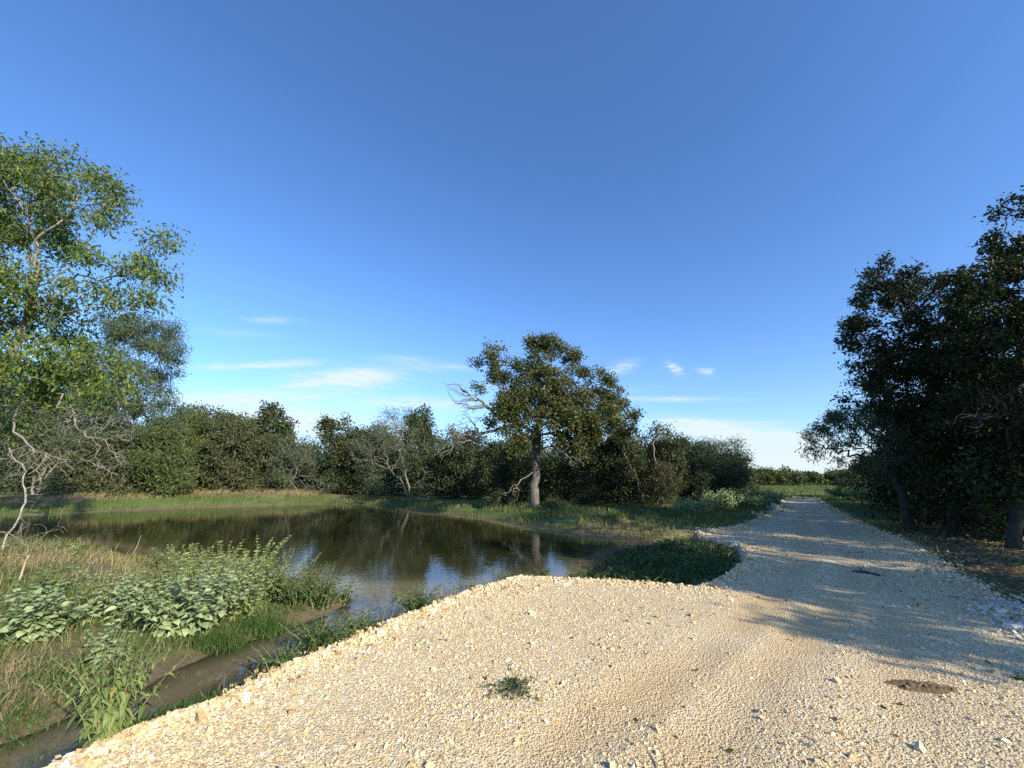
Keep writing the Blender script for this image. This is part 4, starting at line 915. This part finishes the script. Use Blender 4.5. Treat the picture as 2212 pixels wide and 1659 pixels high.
# ------------------------------------------------------------------ bare sapling, stalks, stick
def bare(name, label, cat, trunk, blobs, n, R, mat, seed, step=.12, kill=.14):
    rng = np.random.default_rng(seed); base = np.array(trunk[0])
    line = trunk_line(rng, trunk, step, .015); P, par = grow(rng, line, blob_pts(rng, blobs, n), step, kill, .26)
    r, h = radii(P, par, .003, R, 2.1); V, F = tubes(P, par, r, 5); o = mesh_np(name, V, [F], mat, smooth=True); prop(o, label, cat); return o


def on_ground(u, v):
    z0 = -.1
    for _ in range(5): x, y = G(u, v, z0); z0 = hz1(x, y)
    return np.array([x, y, z0 - .03])


g0 = on_ground(5, 1195); Yg = g0[1]
bare('bare_sapling', 'white-barked leafless sapling with forked stems at the left edge', 'sapling', [g0, AT(15, 1155, Yg), AT(38, 1125, Yg), AT(55, 1085, Yg), AT(50, 1030, Yg)],
     [blob(45, 1000, 20, 30, Yg, .3), blob(100, 1040, 30, 40, Yg, .3), blob(120, 985, 40, 30, Yg, .3), blob(90, 1080, 16, 30, Yg, .2), blob(20, 960, 40, 40, Yg, .4), blob(75, 1110, 22, 10, Yg, .15)], 75, .02, M['whitebark'], 401)
g0 = on_ground(60, 1205); Yg = g0[1]
bare('dead_brush', 'tangle of thin bare grey stems at the foot of the white sapling', 'brush', [g0, AT(62, 1180, Yg)], [blob(60, 1150, 70, 40, Yg, .6), blob(110, 1160, 50, 40, Yg, .4), blob(0, 1160, 50, 50, Yg, .5)], 120, .014, M['deadwood'], 402)
for i, (lab, a, c_) in enumerate([('pale broken stalk leaning at the left edge among silver leaves', (40, 1258), (62, 1198)), ('pale dead stalk leaning in front of the silver bush', (303, 1372), (345, 1295)), ('thin brown stalk standing against the water behind the clump', (288, 1198), (305, 1155)), ('thin dry stalk in the bare patch left of the big clump', (232, 1335), (230, 1290))]):
    g0 = on_ground(*a); t1 = AT(c_[0], c_[1], g0[1] - .05); rng = np.random.default_rng(410 + i)
    P = np.array([g0 + (t1 - g0) * t for t in np.linspace(0, 1, 7)]) + rng.normal(0, .006, (7, 3)); par = np.arange(-1, 6)
    V, F = tubes(P, par, np.linspace(.013, .007, 7) * (1.3 if i == 0 else .8 if i < 2 else .6), 6)
    prop(mesh_np('dead_stalk', V, [F, [list(range(36, 42))]], M['straw'], smooth=True), lab, 'stalk')
rng = np.random.default_rng(418)
q = region(rng, 5000, -20, 5, 4, 24, lambda x, y, z, gd, wd, nd: (wd > .05) & (wd < .6 + .8 * vn(x, y, .8)) & (rng.random(len(x)) < .35))
P_ = np.stack([q[:, 0], q[:, 1], np.full(len(q), WZ + .004)], -1)
V, F = leaf_mesh(rng, P_, rng.normal(0, 1, P_.shape) * [1, 1, 0], rng.uniform(.03, .07, len(q)), .5, 0, 0, .0)
V[:, 2] = WZ + .004
prop(mesh_np('floating_leaves', V, [F], M['gdry']), 'small dry leaves floating on the pond near its margins', 'leaves', kind='stuff')
# dark stick on the drive
a, c_ = on_ground(1838, 1235), on_ground(1902, 1246); rng = np.random.default_rng(420)
P = np.array([a + (c_ - a) * t + np.array([0, 0, .05]) for t in np.linspace(0, 1, 8)]) + rng.normal(0, .008, (8, 3)); par = np.arange(-1, 7)
P = np.concatenate([P, [P[3] + [-.02, 0, .04], P[3] + [-.04, .02, .10], P[3] + [.06, .03, .09]]]); par = np.concatenate([par, [3, 8, 8]])
V, F = tubes(P, par, np.array([.006, .01, .016, .022, .026, .028, .024, .014, .012, .005, .005]), 6)
prop(mesh_np('fallen_stick', V, [F], M['barkdark'], smooth=True), 'dark fallen stick lying on the shaded part of the drive', 'stick')
# flat weed growing in the gravel
rng = np.random.default_rng(430); c0 = on_ground(1110, 1490); root = empty('creeping_weed', tuple(c0 + [0, 0, .03]), 'flat dark green weed spread on the sunny gravel in the foreground', 'weed')
Ps, pars, lp, lo = [], [], [], []
for s_ in range(16):
    a = s_ / 16 * 6.283 + rng.normal(0, .15); Ls = rng.uniform(.08, .23) * (1.15 if abs(math.cos(a)) > .5 else .8); t = np.linspace(0, 1, 9)
    pts = c0 + [0, 0, .035] + np.stack([np.cos(a + t * .3) * Ls * t, np.sin(a + t * .3) * Ls * t, .025 * np.sin(t * 3)], -1); off = len(Ps) * 9; Ps.append(pts); pars.extend([-1] + list(range(off, off + 8)))
    for j in range(2, 9):
        for q in range(5): lp.append(pts[j] + rng.normal(0, .008, 3)); lo.append([rng.normal(), rng.normal(), .3])
V, F = tubes_multi(np.concatenate(Ps), np.array(pars), np.full(16 * 9, .0022)); mesh_np('stem', V, [F], M['stem'], root)
V, F = leaf_mesh(rng, np.array(lp), np.array(lo), rng.uniform(.014, .03, len(lp)), .5, 0, .3); mesh_np('foliage', V, [F], M['weedmat'], root)
# brown patch of dung and wet earth
rng = np.random.default_rng(440); c0 = on_ground(2003, 1487); nr, na = 9, 48; Vv = [c0 + [0, 0, .06]]
for i in range(1, nr):
    for j in range(na):
        a = j / na * 6.283; rr = i / (nr - 1) * (1 + .16 * math.sin(3 * a + 1) + .1 * math.sin(7 * a)) + rng.normal(0, .03)
        Vv.append(c0 + [math.cos(a) * rr * .27, math.sin(a) * rr * .10 - math.cos(a) * rr * .06, .03 + .03 * (1 - (i / (nr - 1)) ** 2) + rng.normal(0, .006) - (.03 if i == nr - 1 else 0)])
F4 = [[1 + (i - 1) * na + j, 1 + i * na + j, 1 + i * na + (j + 1) % na, 1 + (i - 1) * na + (j + 1) % na] for i in range(1, nr - 1) for j in range(na)]
F3 = [[0, 1 + j, 1 + (j + 1) % na] for j in range(na)]
M['earth'] = bark_mat('brown_earth', (.07, .043, .022), (.19, .13, .07), 40, 1.0)
prop(mesh_np('dirt_patch', Vv, [np.array(F4), np.array(F3)], M['earth']), 'brown earth patch on the sunny gravel at lower right', 'dirt')
# bird on the bare limb of the oak
bc = AT(1003, 846, Yo - .5); prof = [(-.19, .004, -.03), (-.15, .022, -.02), (-.08, .055, 0), (0, .075, .015), (.08, .066, .04), (.12, .042, .075), (.15, .036, .10), (.18, .03, .11), (.20, .010, .105), (.235, .003, .095)]
th = np.arange(10) * 2 * math.pi / 10
V = np.concatenate([np.stack([np.full(10, -x_), np.cos(th) * r_, np.sin(th) * r_ * .95 + z_], -1) for x_, r_, z_ in prof]) + bc
Fb = [[i * 10 + j, i * 10 + (j + 1) % 10, (i + 1) * 10 + (j + 1) % 10, (i + 1) * 10 + j] for i in range(9) for j in range(10)]
mb, ntb, bb_, pb = material('black_feathers'); pb.inputs['Roughness'].default_value = .55
tcb = ntb.nodes.new('ShaderNodeTexCoord'); ntb.links.new(bb_.ramp(bb_.noise(tcb.outputs['Object'], 60, 3), [(.3, (.010, .010, .011)), (.7, (.024, .023, .025))]), pb.inputs['Base Color'])
bird = mesh_np('bird', V, [np.array(Fb)], mb, smooth=True); prop(bird, 'black bird perched on a bare limb of the oak', 'bird')
